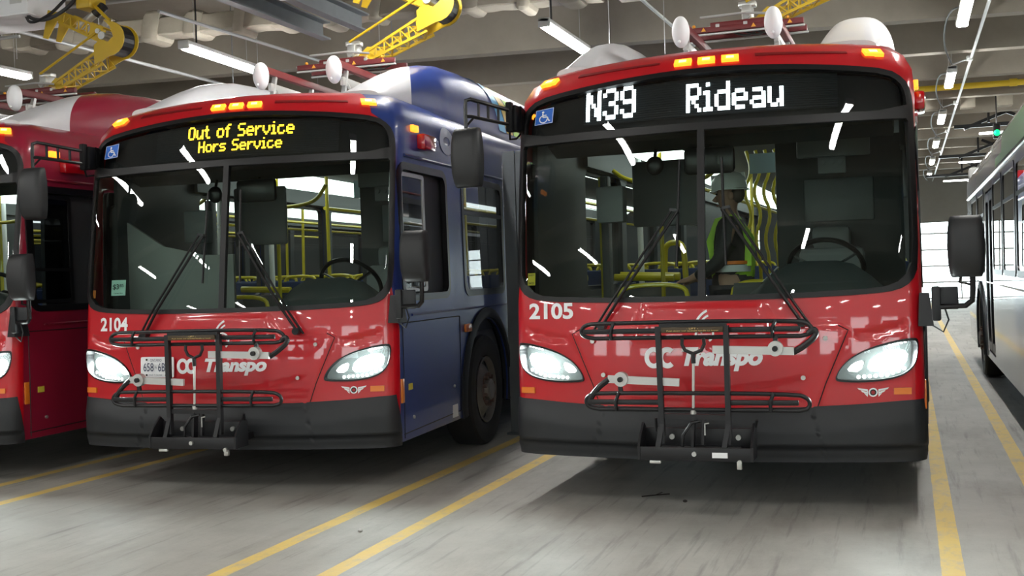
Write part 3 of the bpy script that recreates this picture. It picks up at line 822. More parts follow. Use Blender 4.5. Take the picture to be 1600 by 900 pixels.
    # --- bike rack folded up against the nose
    if full:
        r = thing('bike_rack', None, None); r.parent = root; r.location = (.022, -.14, .012); r.scale = (.965, 1, 1)
        Yr = -.37
        g = G()
        for x in (-.208, .188):
            g.bar((x, Yr - .02, .45), (x - .012 * (x < 0), Yr, 1.125), .031, .036)
            g.bar((x - .03, Yr - .05, .40), (x, Yr - .02, .56), .03, .03)
        g.bar((-.21, Yr, 1.12), (.19, Yr, 1.118), .04, .045).bar((-.21, Yr - .01, .605), (.19, Yr - .01, .60), .025, .03)
        g.build('rack_upright', RACK, r)
        def loop(nm, zt, zb, xl, xr, dy):
            g = G(); y = Yr + dy
            g.tube(chk3([(xl + .09, y, zb), (xl + .02, y, zb + .012), (xl, y, (zt + zb) / 2), (xl + .03, y, zt - .01), (xl + .10, y, zt), (xr - .08, y - .01, zt), (xr, y, zt - .03), (xr, y, zb + .012), (xr - .06, y, zb)]), .0125, n=8, closed=True)
            zm = (zt + zb) / 2
            for a, c in ((xl + .02, -.225), (.20, xr - .06)): g.box(((a + c) / 2, y - .012, zm - .004), (c - a, .02, .030), .006)
            for x in (xl + .20, xr - .22): g.tube([(x, y - .02, zb - .006), (x, y - .03, zm), (x + .02, y - .02, zt + .005)], .011, n=6)
            return g.build(nm, RACK, r)
        loop('wheel_tray', 1.148, 1.058, -.715, .675, .03)
        loop('wheel_tray', .738, .642, -.69, .655, .0)
        g = G()   # lower hook arm (door side) and upper hook arm (driver side)
        g.tube(chk3([(-.66, Yr, .675), (-.655, Yr, .71), (-.60, Yr, .775), (-.535, Yr, .818)]), .018, n=8)
        g.bar((-.47, Yr, .81), (-.46, Yr, .73), .025, .02)
        g.build('hook_arm', RACK, r); g = G()
        g.tube(chk3([(.655, Yr + .03, 1.07), (.69, Yr + .03, 1.10), (.705, Yr + .03, 1.06), (.63, Yr + .02, 1.0), (.565, Yr + .02, .965)]), .018, n=8)
        g.bar((.47, Yr, .975), (.47, Yr + .02, 1.06), .025, .02)
        g.build('hook_arm', RACK, r)
        for (xa, za, xb, zb, xc) in ((-.54, .820, -.10, .800, -.455), (.105, .988, .575, .975, .472)):
            gg = G().bar((xa, Yr, za), (xb, Yr, zb), .02, .045).cyl((xc, Yr - .03, (za + zb) / 2 + .01), (xc, Yr + .015, (za + zb) / 2 + .01), .043, n=20)
            gg.build('support_bar', ALU, r)
            G().cyl((xc, Yr - .05, (za + zb) / 2 + .01), (xc, Yr - .03, (za + zb) / 2 + .01), .016, n=12).build('pivot_bolt', RACK, r)
        g = G().tube([(-.075, Yr, 1.055), (-.078, Yr, 1.02), (-.06, Yr, .985), (-.012, Yr, .965), (.038, Yr, .985), (.056, Yr, 1.02), (.053, Yr, 1.055)], .011, n=8).cyl((-.012, Yr, .965), (-.012, Yr, .91), .014, n=10)
        g.build('pull_handle', RACK, r)
        G().cyl((-.012, Yr, .92), (-.022, Yr, .625), .0085, n=10).cyl((-.022, Yr, .64), (-.022, Yr, .60), .018, n=12).build('pull_rod', STEEL, r)
        plate = G().box((-.01, Yr - .028, 1.105), (.37, .012, .032), .003).build('instruction_strip', mat('dark_strip', (.05, .03, .01), .5), r)
        text('strip_lettering', mat('gold_print', (.75, .55, .2), .4), plate, 'Push down and squeeze handle to lower', -.16, .15, 1.094, 1.104, 0, 0, 0, fn=lambda a, b: (a, Yr - .036, b))
        text('strip_lettering', mat('gold_print'), plate, '- LIFT -', -.04, .03, 1.108, 1.117, 0, 0, 0, fn=lambda a, b: (a, Yr - .036, b))
        # tray at the bottom
        g = G()
        g.box((-.01, Yr - .06, .395), (.69, .016, .078), .003).box((-.01, Yr + .09, .46), (.66, .014, .13), .003).box((-.01, Yr + .02, .37), (.67, .15, .012), .002)
        for x in (-.345, .325):
            g.prism([(Yr - .07, .36), (Yr + .10, .36), (Yr + .10, .53), (Yr + .06, .56), (Yr - .02, .50), (Yr - .07, .44)], lambda a, b, d: (d, a, b), x - .007, x + .007)
        g.tube([(-.27, Yr + .09, .50), (-.27, Yr + .08, .58)], .008, n=6).tube([(.335, Yr + .06, .54), (.35, Yr + .02, .585)], .008, n=6)
        g.box((0, Yr + .20, .40), (.5, .3, .05), .005)
        g.build('rack_tray', RACK, r)
        for x, z in ((-.01, .398), (.255, .355)): G().cyl((x, Yr - .085, z), (x, Yr - .06, z), .014, n=10).build('tray_bolt', STEEL, r)
        for x in (-.17, .23): G().cyl((x, Yr + .06, .475), (x, Yr + .08, .475), .016, n=10).build('tray_bolt', STEEL, r)
        G().box((-.25, Yr - .05, .345), (.07, .02, .018), .004).build('tray_clip', STEEL, r); G().box((.25, Yr - .05, .335), (.03, .03, .045), .004).build('tray_clip', STEEL, r)
        g = G().bar((-.035, Yr, .36), (-.02, Yr, .60), .018, .05).bar((.03, Yr, .44), (.04, Yr, .59), .016, .03).tube([(-.09, Yr - .03, .42), (-.08, Yr - .04, .50), (-.03, Yr - .03, .57), (.02, Yr - .01, .58)], .010, n=6)
        g.build('tray_bracket', RACK, r)
        G().tube([(.05, Yr - .03, .50), (.05, Yr - .03, .565), (.075, Yr - .03, .57)], .005, n=6).build('lock_pin', STEEL, r)
        if cfg.get('tray_label'):
            q = G().box((.14, Yr - .07, .392), (.09, .004, .030)).build('tray_label', WHITE, r)
        # licence plate behind the rack
    if cfg.get('plate'):
        x0, x1, z0, z1 = cfg['plate']; pl = thing('licence_plate', None, None); pl.parent = root
        panel('plate_panel', WHITE, pl, chaikin(fr(rrect(x0, x1, z0, z1, .012, 2)), 1), off=.030, thick=.006, step=.05)
        PB = mat('plate_blue', (.02, .03, .09), .5)
        text('plate_lettering', PB, pl, '658', x0 + .035, x0 + .125, z0 + .045, z0 + .105, .033, .0)
        text('plate_lettering', PB, pl, '6B', x0 + .165, x0 + .225, z0 + .045, z0 + .105, .033, .0)
        text('plate_crown', PB, pl, 'A', x0 + .139, x0 + .153, z0 + .065, z0 + .082, .033, .0)
        text('plate_province', PB, pl, 'ONTARIO', x0 + .095, x0 + .195, z1 - .032, z1 - .014, .033, .0)
        text('plate_motto', PB, pl, 'YOURS TO DISCOVER', x0 + .085, x0 + .20, z0 + .014, z0 + .024, .033, .0)
        g = G()
        for x in (x0 + .06, x1 - .06):
            for z in (z0 + .018, z1 - .02):
                c = on_front(x, z, .036); g.cyl(c, c + Vector((0, -.005, 0)), .007, n=8)
        g.build('plate_screw', TRIMB, pl)
    for nm, args in cfg.get('stickers', []):
        x0, x1, z0, z1, c, lines = args
        q = decal(nm, mat('sticker_' + nm, c, .6), root, [[(x0, z0), (x1, z0), (x1, z1), (x0, z1)]], -.012)
        for tx, a, b_, c0, c1 in lines: text('sticker_print', TRIMB, q, tx, a, b_, c0, c1, -.010, .01)
    # --- wheels, arches
    for y in WY:
        for sg in (1, -1): make_wheel(root, y, sg)
    for sg in (1, -1):
        for yc in WY:
            g = G(); pts = [(y, max(.33, z)) for y, z in arch(yc, .63, 24)]
            inner = [Vector(on_side(y, z, .004, sg)) for y, z in pts]
            rings = []
            for (y, z), p in zip(pts, inner):
                d = Vector((0, y - yc, z - .48)).normalized()
                o = p + d * .085; e = Vector((sg, 0, 0))
                rings.append([p - e * .05, p + e * .022, p + d * .04 + e * .026, o + e * .012, o - e * .01])
            g.loft(rings, closed=True); g.build('wheel_arch_trim', BUMPER, root)
            g = G(); rr = [[(sg * 1.22, y, z), (sg * .70, y, z)] for y, z in pts]
            g.loft(rr, closed=False, cap=False); g.box((sg * .70, yc, .7), (.02, 1.36, .9)); g.build('wheel_well', BLACKG, root, smooth=False)
    # --- side windows and doors
    for sg in (1, -1):
        for a, b in (WINL if sg > 0 else WINR):
            o = side(rrect(a - .02, b + .02, ZW0 - .02, ZW1 + .02, .11), sg); i1 = side(rrect(a + .035, b - .035, ZW0 + .035, ZW1 - .035, .07), sg)
            w = panel('side_window', TRIMB, root, o, [i1], off=.006, thick=.03, step=.10)
            panel('window_pane', GLASSS, w, i1, off=-.002, step=.20)
            zt = ZW1 - .30
            panel('transom_bar', TRIMB, w, side([(a + .03, zt), (b - .03, zt), (b - .03, zt + .035), (a + .03, zt + .035)], sg), off=.004, thick=.02, step=.2)
    o = side(rrect(.195, 1.22, ZW0 - .02, ZW1 + .02, .11)); i1 = side(rrect(.245, 1.175, ZW0 + .03, ZW1 - .035, .07))
    w = panel('driver_window', TRIMB, root, o, [i1], off=.008, thick=.04, step=.08)
    fa, fb = .255, .735
    ro = side(rrect(fa, fb, ZW0 + .045, ZW1 - .05, .03)); ri = side(rrect(fa + .03, fb - .035, ZW0 + .075, ZW1 - .08, .02))
    panel('sliding_frame', ALU if cfg.get('alu') else TRIMB, w, ro, [ri], off=-.005, thick=.015, step=.1)
    panel('window_pane', GLASSS, w, ri, off=-.012, step=.12)
    panel('window_rail', TRIMB, w, side([(.25, ZW0 + .30), (.72, ZW0 + .30), (.72, ZW0 + .325), (.25, ZW0 + .325)]), off=-.004, thick=.01, step=.12)
    for a, b in DOORS:
        d = thing('passenger_door', None, None); d.parent = root; mid = (a + b) / 2
        for c0, c1 in ((a + .01, mid - .01), (mid + .01, b - .01)):
            o = side(rrect(c0, c1, .42, 2.22, .05), -1); i1 = side(rrect(c0 + .07, c1 - .07, .52, 2.12, .05), -1)
            panel('door_leaf', TRIMB, d, o, [i1], off=-.006, thick=.03, step=.12)
            panel('door_pane', GLASSS, d, i1, off=-.02, step=.3)
    # --- side trim: belt line, drip rail, service panel seams, lamps
    for sg in (1, -1):
        g = G(); g.tube([on_side(y, 1.205, .004, sg) for y in (.35, .8, 1.6, 2.6, 4, 6, 9, 12)], .010, n=6); g.build('belt_moulding', sp, root)
        g = G(); g.tube([on_side(y, 2.355, .006, sg) for y in (.32, .8, 1.3, 2.0, 3, 6, 9, 12)], .012, n=6); g.build('drip_rail', sp, root)
        rl = on_side(.76, 2.50, 0, sg)
        M = Matrix.Translation(rl) @ Matrix.Rotation(sg * PI / 2, 4, 'Y')
        g = G().box(tuple(on_side(.74, 2.50, .03, sg)), (.07, .26, .12), .02, rot=None); g.build('clearance_lamp', REDL, root)
        g = G().box(tuple(on_side(.54, 2.61, .012, sg)), (.03, .11, .05), .006); g.build('side_marker', AMBER, root)
        G().box(tuple(on_side(1.60, 1.045, .012, sg)), (.024, .15, .065), .006).build('turn_lamp', ORANGE, root)
        G().box(tuple(on_side(.125, .68, .004, sg)), (.012, .05, .17), .003).build('corner_reflector', ORANGE, root)
    seam = mat('panel_gap', (.004, .004, .006), .6)
    g = G()
    for P_ in ([(.155, 1.155), (1.42, 1.15)], [(.155, .37), (1.40, .385)], [(.165, .34), (.165, 1.15)], [(1.40, .385), (1.42, 1.15)]):
        g.tube([on_side(P_[0][0] + (P_[1][0] - P_[0][0]) * q / 8, P_[0][1] + (P_[1][1] - P_[0][1]) * q / 8, .001) for q in range(9)], .004, n=4)
    g.build('service_panel_seam', seam, root, smooth=False)
    g = G()
    for y, z in ((.34, .47), (1.24, .60)): g.cyl(on_side(y, z, .0), on_side(y, z, .010), .013, n=12)
    g.build('panel_latch', STEEL, root)
    G().box(tuple(on_side(.285, .695, .002)), (.006, .07, .045)).build('yellow_label', mat('label_yellow', (.6, .5, .05), .6), root)
    G().box(tuple(on_side(1.26, .40, .002)), (.006, .12, .10)).build('white_label', WHITE, root)
    # decals on the side
    if cfg.get('stripes'):
        decal('ring_logo', DECALB, root, [q for q in arc(1.27, 2.585, .165, .135, .088, 0, 360, 32)], fn=side_fn(.006))
        for nm, c, y in (('blue', (.05, .40, .75), 3.30), ('yellow', (.80, .55, .10), 3.55), ('green', (.40, .70, .05), 3.80), ('red', (.65, .04, .06), 4.05)):
            P_ = [(y + .30, 2.35), (y + .53, 2.35), (y + .38, 2.60), (y + .15, 2.60)]
            polys = []
            for q in range(6):
                z0, z1 = 2.36 + .06 * q, 2.42 + .06 * q
                f0, f1 = y + .35 - 1.0 * (z0 - 2.36), y + .35 - 1.0 * (z1 - 2.36)
                polys.append([(f0, z0), (f0 + .22, z0), (f1 + .22, z1), (f1, z1)])
            decal('livery_stripe', mat('stripe_' + nm, c, .4), root, polys, fn=side_fn(.006))
            polys = []
            for q in range(8):
                a0, a1 = (.02 + .055 * q) * PI, (.02 + .055 * (q + 1)) * PI
                f0, f1 = y - .15 - .06 * q, y - .15 - .06 * (q + 1)
                polys.append([(f0, a0), (f0 + .22, a0), (f1 + .22, a1), (f1, a1)])
            def shf(a, b):
                ca, sa = math.cos(b), math.sin(b)
                return (.89 + .256 * np.sign(ca) * abs(ca) ** .75, a, 2.76 + .555 * sa ** .62)
            decal('shroud_stripe', mat('stripe_' + nm), root, polys, fn=shf)
    if cfg.get('patch'):
        decal('green_livery_patch', GREENP, root, [[(y_, 2.40), (y_, 2.70), (y_ + .25, 2.70), (y_ + .25, 2.40)] for y_ in np.arange(2.4, 5.4, .25).tolist()], fn=side_fn(.006, -1))
        decal('green_door_panel', GREENP, root, [[(5.6, 2.40), (5.6, 2.50), (6.4, 2.50), (6.4, 2.40)]], fn=side_fn(.006, -1))
    # --- inside
    if cfg.get('inside', True): interior(root, cfg)
    return root
def chk3(p, n=2):
    P = [Vector(q) for q in p]
    for _ in range(n):
        q = [P[0]]
        for a, b in zip(P, P[1:]): q += [a.lerp(b, .25), a.lerp(b, .75)]
        q.append(P[-1]); P = q
    return P
def interior(root, cfg):
    # lining
    g = G()
    for sg in (1, -1):
        a0 = 1.45 if sg > 0 else 1.5
        g.box((sg * 1.19, (a0 + 12) / 2, .80), (.02, 12 - a0, .95)); g.box((sg * 1.16, (1.5 + 12) / 2, 2.40), (.03, 10.5, .22))
    g.box((0, 6.6, 2.50), (2.3, 11.0, .03)); g.box((0, 11.9, 1.4), (2.35, .03, 2.2))
    g.build('saloon_lining', LINER, root, smooth=False)
    G().box((0, 6.2, .405), (2.38, 11.6, .02)).build('saloon_floor', BFLOOR, root, smooth=False)
    # overhead housing behind the destination sign and the dark header
    g = G(); g.loft([[(x, .42, 2.33), (x, .62, 2.27), (x, 1.05, 2.36), (x, 1.12, 2.50), (x, .45, 2.62)] for x in (-1.12, 1.12)]); g.build('sign_housing', LINERD, root, smooth=False)
    for sg in (1, -1):
        g = G().loft([[(sg * .62, y, 2.485), (sg * .86, y, 2.485), (sg * .92, y, 2.40), (sg * .80, y, 2.37)] for y in (1.9, 6.2)])
        g.loft([[(sg * .62, y, 2.485), (sg * .86, y, 2.485), (sg * .92, y, 2.40), (sg * .80, y, 2.37)] for y in (6.5, 11.4)])
        g.build('ceiling_light', CLIGHT, root, smooth=False)
    # dash: long black moulding with an instrument hump on the driver's side
    rings = []
    for k in range(25):
        x = -1.16 + 2.32 * k / 24; hump = math.exp(-((x - .66) / .36) ** 4); yb = -.15 + .15 * (x / 1.25) ** 2 + .10
        zt = 1.25 + .24 * hump - .05 * (x < .1) * min(1, (.1 - x) * 4)
        rings.append([(x, yb, .42), (x, yb, 1.18), (x, yb + .10, 1.235 + .06 * hump), (x, yb + .26, zt), (x, yb + .40, zt - .01), (x, yb + .50, zt - .12), (x, yb + .45, .42)])
    d = G().loft(rings).build('dashboard', DASH, root, ang=1.0)
    g = G().box((.66, .45, 1.36), (.42, .02, .14), .01, rot=Matrix.Rotation(-.5, 3, 'X')); g.build('instrument_cluster', BLACKG, d)
    # steering wheel
    M = Matrix.Translation((.68, .62, 1.44)) @ Matrix.Rotation(-.9, 4, 'X')
    w = thing('steering_wheel', None, None); w.parent = root
    pts = [M @ Vector((.235 * math.cos(2 * PI * k / 36), .235 * math.sin(2 * PI * k / 36), 0)) for k in range(36)]
    G().tube(pts, .017, n=8, closed=True).build('wheel_rim', TRIMB, w)
    g = G()
    for a in (90, 210, 330): g.bar(M @ Vector((0, 0, -.03)), M @ Vector((.23 * math.cos(math.radians(a)), .23 * math.sin(math.radians(a)), 0)), .03, .012)
    g.cyl(M @ Vector((0, 0, -.06)), M @ Vector((0, 0, .0)), .06, n=20).cyl(M @ Vector((0, 0, -.4)), M @ Vector((0, 0, -.05)), .035, n=12)
    g.build('wheel_spokes', TRIMB, w)
    # driver's seat
    s = thing('driver_seat', None, None); s.parent = root
    G().box((.66, 1.25, .92), (.48, .46, .12), .045).build('seat', SEATF, s)
    G().box((.66, 1.48, 1.28), (.46, .12, .62), .05, rot=Matrix.Rotation(-.12, 3, 'X')).box((.66, 1.54, 1.66), (.27, .09, .17), .04).build('backrest', SEATF, s)
    G().cyl((.66, 1.28, .42), (.66, 1.28, .88), .11, n=16).box((.66, 1.28, .45), (.4, .4, .06), .01).build('seat_base', LINERD, s)
    # partition behind the driver
    pt = thing('driver_partition', None, None); pt.parent = root
    G().box((.70, 1.86, 1.42), (.92, .04, 2.0), .01).build('partition_panel', LINERD, pt)
    G().box((.70, 1.832, 1.95), (.5, .02, .32), .01).build('partition_locker', SEATF, pt)
    # farebox
    f = thing('farebox', None, None); f.parent = root
    G().box((.16, .78, .80), (.24, .28, .78), .02).loft([[(.05, .66, 1.19), (.27, .66, 1.19), (.27, .90, 1.19), (.05, .90, 1.19)], [(.07, .72, 1.36), (.25, .72, 1.36), (.25, .88, 1.36), (.07, .88, 1.36)]]).build('farebox_body', LINERD, f)
    G().box((.16, .665, 1.10), (.14, .01, .10), .004).build('farebox_panel', ALU, f)
    # low side barrier by the door and stanchions
    def pole(name, pts, m=YEL, r=.0175): G().tube(chk3(pts) if len(pts) > 2 else pts, r, n=10).build(name, m, root)
    pole('stanchion', [(-.72, 2.15, .42), (-.72, 2.15, 2.48)]); pole('stanchion', [(-.50, 2.75, .42), (-.50, 2.75, 2.48)])
    pole('stanchion', [(.30, 1.92, .42), (.30, 1.92, 2.48)]); pole('stanchion', [(-.42, 5.4, .42), (-.42, 5.4, 2.48)]); pole('stanchion', [(.42, 4.2, .42), (.42, 4.2, 2.48)])
    pole('stanchion', [(.42, 6.6, .42), (.42, 6.6, 2.48)]); pole('stanchion', [(-1.05, 1.50, .42), (-1.05, 1.50, 2.2)])
    pole('grab_rail', [(-1.10, 2.1, 2.30), (-1.0, 2.1, 2.22), (-.74, 2.1, 2.16), (-.5, 2.1, 2.16), (-.30, 2.1, 2.20), (-.2, 2.1, 2.34)])
    pole('grab_rail', [(-.55, 2.8, 2.18), (-.50, 6.6, 2.18), (-.50, 11, 2.18)]); pole('grab_rail', [(.50, 2.2, 2.18), (.50, 11, 2.18)])
    pole('modesty_rail', [(-1.14, 2.2, 1.42), (-.64, 2.2, 1.40)], r=.03)
    pole('modesty_rail', [(-.86, 1.15, .42), (-.86, 1.15, 1.28), (-.78, 1.15, 1.36), (-.40, 1.2, 1.36), (-.32, 1.2, 1.28), (-.32, 1.2, .42)])
    pole('modesty_rail', [(-.05, 1.3, .42), (-.05, 1.3, 1.28), (.03, 1.3, 1.36), (.25, 1.3, 1.36), (.33, 1.3, 1.30)])
    if cfg.get('yellows'):
        for k in range(5):  # wavy upright yellow tubes
            x0 = -.06 + .075 * k
            pole('bent_tube', [(x0, 2.45, 2.42), (x0 + .05, 2.42, 2.25), (x0 - .03, 2.4, 2.08), (x0 + .05, 2.4, 1.9), (x0 - .02, 2.4, 1.7), (x0 + .03, 2.4, 1.5), (x0 + .01, 2.42, .42)], r=.014)
        pole('bent_tube', [(-.74, 2.3, .42), (-.74, 2.3, 1.62), (-.70, 2.3, 1.69), (-.60, 2.3, 1.69), (-.56, 2.3, 1.62), (-.56, 2.3, .42)], r=.024)
        pole('grab_rail', [(-1.1, 2.25, 1.43), (-.6, 2.25, 1.41)], r=.035)
    G().box((-.82, 2.2, 1.00), (.62, .03, .72), .01).build('modesty_panel', LINER, root)
    G().box((.16, 1.3, .85), (.5, .025, .7), .01).build('modesty_panel', LINER, root)
    pole('white_stanchion', [(-.98, 2.5, .42), (-.98, 2.5, 2.44)], WHITE, .025); pole('white_stanchion', [(.12, 3.2, .42), (.12, 3.2, 2.44)], WHITE, .022)
    # seats of the saloon
    k = 0
    for y in (2.75, 3.55, 4.35, 5.15, 5.95, 6.75):
        for sg in ((-1, 1) if y > 2.8 else (-1,)):
            for dx in (.95, .55):
                if (k := k + 1) > 22: break
                st = thing('passenger_seat', None, None); st.parent = root; st.location = (sg * dx, y, 0)
                bp = [None]
                G().box((0, 0, .86), (.40, .42, .06), .025).build('seat', SEATB, st)
                G().box((0, .22, 1.18), (.40, .05, .60), .024, rot=Matrix.Rotation(-.1, 3, 'X')).build('backrest', SEATB, st)
                G().cyl((0, 0, .42), (0, 0, .84), .04, n=10).build('seat_leg', LINERD, st)
                G().tube(chk3([(-.18, .24, 1.2), (-.18, .27, 1.48), (-.13, .275, 1.53), (.13, .275, 1.53), (.18, .27, 1.48), (.18, .24, 1.2)]), .014, n=8).build('seat_handle', YEL, st)
    # mirrors, visor and a small control box hung from the header
    G().box((-.035, .52, 2.18), (.335, .05, .18), .03).cyl((-.035, .55, 2.24), (-.035, .60, 2.34), .012).build('interior_mirror', TRIMB, root)
    g = G().sph((-.41, .55, 2.17), (.062, .03, .066)); g.cyl((-.41, .56, 2.22), (-.40, .60, 2.36), .012); g.build('round_mirror', TRIMB, root)
    G().box((.69, 1.35, 2.17), (.19, .04, .12), .008).cyl((.63, 1.325, 2.19), (.63, 1.31, 2.19), .018, n=10).cyl((.69, 1.325, 2.19), (.69, 1.31, 2.19), .018, n=10).cyl((.75, 1.325, 2.19), (.75, 1.31, 2.19), .018, n=10).box((.70, 1.36, 2.33), (.5, .06, .2), .01).build('control_box', SEATF, root)
    G().box((-.83, .98, 1.95), (.20, .12, .26), .01).build('camera_box', SEATF, root)
    G().box((.09, 2.3, 2.30), (.21, .015, .16), .004).build('notice_board', mat('notice_white', (.45, .62, .70), .5), root)
    # door-side lining post and low panel in front of the door
    G().box((-1.0, 1.46, 1.3), (.06, .10, 1.8), .01).box((-.55, 1.52, 2.05), (.5, .04, .5), .02).build('door_post', LINER, root)
    if cfg.get('low_panel'):
        G().prism([(-1.12, .5), (-.20, .5), (-.20, 1.70), (-.45, 1.70), (-.8, 1.78), (-1.12, 1.98)], lambda a, b, d: (a, d, b), .42, .45).build('inner_panel', mat('panel_grey', (.19, .20, .20), .6), root)  # upright grey panel behind the lower left windshield
    G().box((-.92, .28, .9), (.5, .05, .7), .02).build('step_panel', LINER, root)

B4 = dict(x=-4.6204, y=7.0345, yaw=.05535); B5 = dict(x=-1.1826, y=6.9945, yaw=-.008)
make_bus(dict(name='city_bus', label='red-fronted city bus with blue sides and yellow Out of Service sign, number 2104', **B4, high=(.03, 0, -.04), low=.04, front=RED, side=BLUE, roof=ROOFW, nose=1.22,
    board=(-.66, .84, 2.40, 2.648), led=LEDY, sign=[('Out of Service', -.37, .50, 2.550, 2.650), ('Hors Service', -.275, .41, 2.448, 2.532)], number='2104', numpos=(-1.077, -.812, 1.150, 1.251),
    logo=(-.362, .354, .843, .942), plate=(-.668, -.378, .812, .960), stripes=True, alu=True, low_panel=True, tray_label=False,
    stickers=[('price_sticker', (-1.0, -.86, 1.415, 1.53, (.50, .72, .66), [('$3', -.985, -.925, 1.455, 1.50), ('85', -.918, -.88, 1.478, 1.50), ('Correct fare', -.975, -.885, 1.428, 1.437)])), ('orange_tag', (-1.19, -1.16, 1.40, 1.46, (.75, .2, .02), []))]))
make_bus(dict(name='city_bus', label='all-red city bus with white N39 Rideau sign, number 2105', **B5, low=-.035, rear_side=BLUE, yellows=True, front=RED, side=RED, roof=ROOFW,
    board=(-.80, .83, 2.425, 2.665), led=LEDW, sign=[('N39', -.78, -.44, 2.455, 2.675), ('Rideau', -.10, .50, 2.450, 2.635)], number='2105', numpos=(-1.152, -.836, 1.172, 1.276),
    logo=(-.362, .356, .868, .985), tray_label=True,
    stickers=[('yellow_sticker', (-1.175, -1.12, 1.395, 1.475, (.75, .60, .05), [('SAFETY', -1.17, -1.125, 1.455, 1.465), ('04/25', -1.168, -1.127, 1.402, 1.416)]))]))
make_bus(dict(name='city_bus', label='maroon-sided red city bus cut off by the left edge of the picture', x=-7.72, y=6.85, yaw=.035, front=RED, side=MAROON, roof=ROOFW, nose=1.22,
    board=(-.66, .84, 2.40, 2.648), led=LEDY, sign=[('Out of Service', -.37, .50, 2.550, 2.650), ('Hors Service', -.275, .41, 2.448, 2.532)], number=None, logo=(-.362, .354, .843, .942)))
make_bus(dict(name='city_bus', label='white city bus with a green livery patch, seen from its side at the right', x=.87 + 1.262, y=6.1, yaw=0, front=WHITEP, side=WHITEP, roof=WHITEP, shroud=False, patch=True,
    board=(-.66, .84, 2.40, 2.648), led=LEDY, sign=[], number=None))
print('buses done')

# ------------------------------------------------------------------ linear lamps
def lamp(x, y, z, L, label, group, rz=0, cable=None):
    t = thing('linear_lamp', label, 'lamp', (x, y, z), rz, group)
    G().box((0, L / 2, .045), (.13, L, .05), .012).box((0, .02, .02), (.14, .04, .10), .012).box((0, L - .02, .02), (.14, .04, .10), .012).build('lamp_housing', LAMPH, t)
    G().box((0, L / 2, -.005), (.115, L - .06, .07), .028, seg=3).build('diffuser', LAMPE, t)
    g = G()
    for y_ in (.25, L - .25): g.cyl((0, y_, .06), (0, y_, ZC - z), .004, n=6)
    g.build('hanger_wire', GALV, t, smooth=False)
    if cable: G().tube(chk3([Vector(p) for p in cable]), .012, n=6).build('lamp_cable', CABLE, t)
    return t
ROW = 'lamps in the row over the right aisle'
names = ['largest lamp of the row over the right aisle, cut off by the top edge', 'second lamp from the top in the row over the right aisle', 'third lamp from the top in the row over the right aisle', 'fourth lamp from the top in the row over the right aisle', 'fifth lamp from the top in the row over the right aisle', 'sixth lamp from the top in the row over the right aisle', 'seventh lamp from the top in the row over the right aisle', 'small far lamp at the lower end of the row over the right aisle']
for k in range(6):
    y = 12.9 + 5.0 * k
    lamp(.70 + .012 * k, y, 4.26, 1.6, names[k], ROW, 0, [(0, 1.45, .07), (.0, 1.55, .22), (-.14, 2.2, .28), (-.14, 4.0, .22), (0, 4.9, .08)])
lamp(-7.86, 11.2, 4.26, 1.75, 'lit lamp hanging over the roof of the Out of Service bus', None, .06, [(0, .3, .06), (0, .3, .5), (0, .3, 1.0)])
lamp(-3.75, 12.1, 4.26, 1.75, 'lit lamp between the two front buses, pointing at the N39 bus roof', None, 0, [(0, .3, .06), (0, .3, .5), (0, .3, 1.0)])
lamp(-10.72, 10.6, 4.26, 1.3, 'lit lamp at the left edge above the maroon bus', None)
BK = 'lamps over the floor in front of the buses, seen only as reflections'
for x in (-14.6, -10.7, -7.8, -3.75, .70, 4.6, 8.6):
    for y in (7.6, 2.4, -2.8, -8.0, -13.2, -18.4):
        if y == 7.6 and x < -7 : continue
        lamp(x, y, 4.26, 1.6, 'linear lamp hanging in front of the parked buses, outside the picture', BK)
FR = 'lamps far down the hall behind the buses'
for x in (-14.6, -10.7, -7.8, -3.75, 4.6, 8.6):
    for y in (17.5, 22.7, 27.9, 38.3):
        if x > 0 and y > 28 or x < -8 and y > 28: continue
        lamp(x, y, 4.26, 1.6, 'linear lamp hanging further down the hall behind the buses', FR)

# ------------------------------------------------------------------ ceiling services
def pipe(name, label, cat, pts, r, m, group=None, n=8): return tag(G().tube([Vector(p) for p in pts], r, n=n).build(name, m), label, cat, group)
ct = G().tube([(1.0, 10, 4.5), (1.0, 45.5, 4.5)], .022, n=8)
c0 = tag(ct.build('conduit', GALV), 'straight steel conduit running beside the lamp row over the right aisle', 'conduit')
for k in range(6):
    y = 13.4 + 5.0 * k
    G().box((.98, y, 4.5), (.09, .10, .07), .01).bar((.74, y, 4.43), (1.0, y, 4.5), .02, .02).build('conduit_clip', GALV, c0)
tag(G().tube([(.0, 22.0, 4.61), (8, 22.4, 4.60)], .055, n=12).cyl((1.82, 22.09, 4.61), (1.95, 22.09, 4.61), .07, n=12).build('gas_pipe', YPIPE), 'yellow pipe crossing under the beams above the right aisle', 'pipe')
tag(G().tube([(-9.04, 9.72, 4.3), (-9.0, 20, 4.3)], .022).cyl((-9.03, 11.2, 4.3), (-9.03, 11.2, ZC - .02), .007, n=6).cyl((-9.01, 16.5, 4.3), (-9.01, 16.5, ZC - .02), .007, n=6).build('sprinkler_pipe', GALV), 'pale steel pipe running away above the Out of Service bus on the left', 'pipe')
pipe('sprinkler_pipe', 'thin pale pipe running away just left of the N39 bus roof', 'pipe', [(-2.95, 8.5, 4.62), (-2.5, 14.6, 4.35)], .02, GALV)
pipe('sprinkler_pipe', 'thin pale pipe between the grey steel channels and the wrapped duct', 'pipe', [(-7.3, 10.0, 4.35), (-7.15, 13.2, 4.35)], .02, GALV)
pipe('red_pipe', 'dark red pipe low behind the roof of the maroon bus', 'pipe', [(-12.0, 12.4, 3.62), (-6.9, 13.0, 3.62)], .06, REDPIPE)
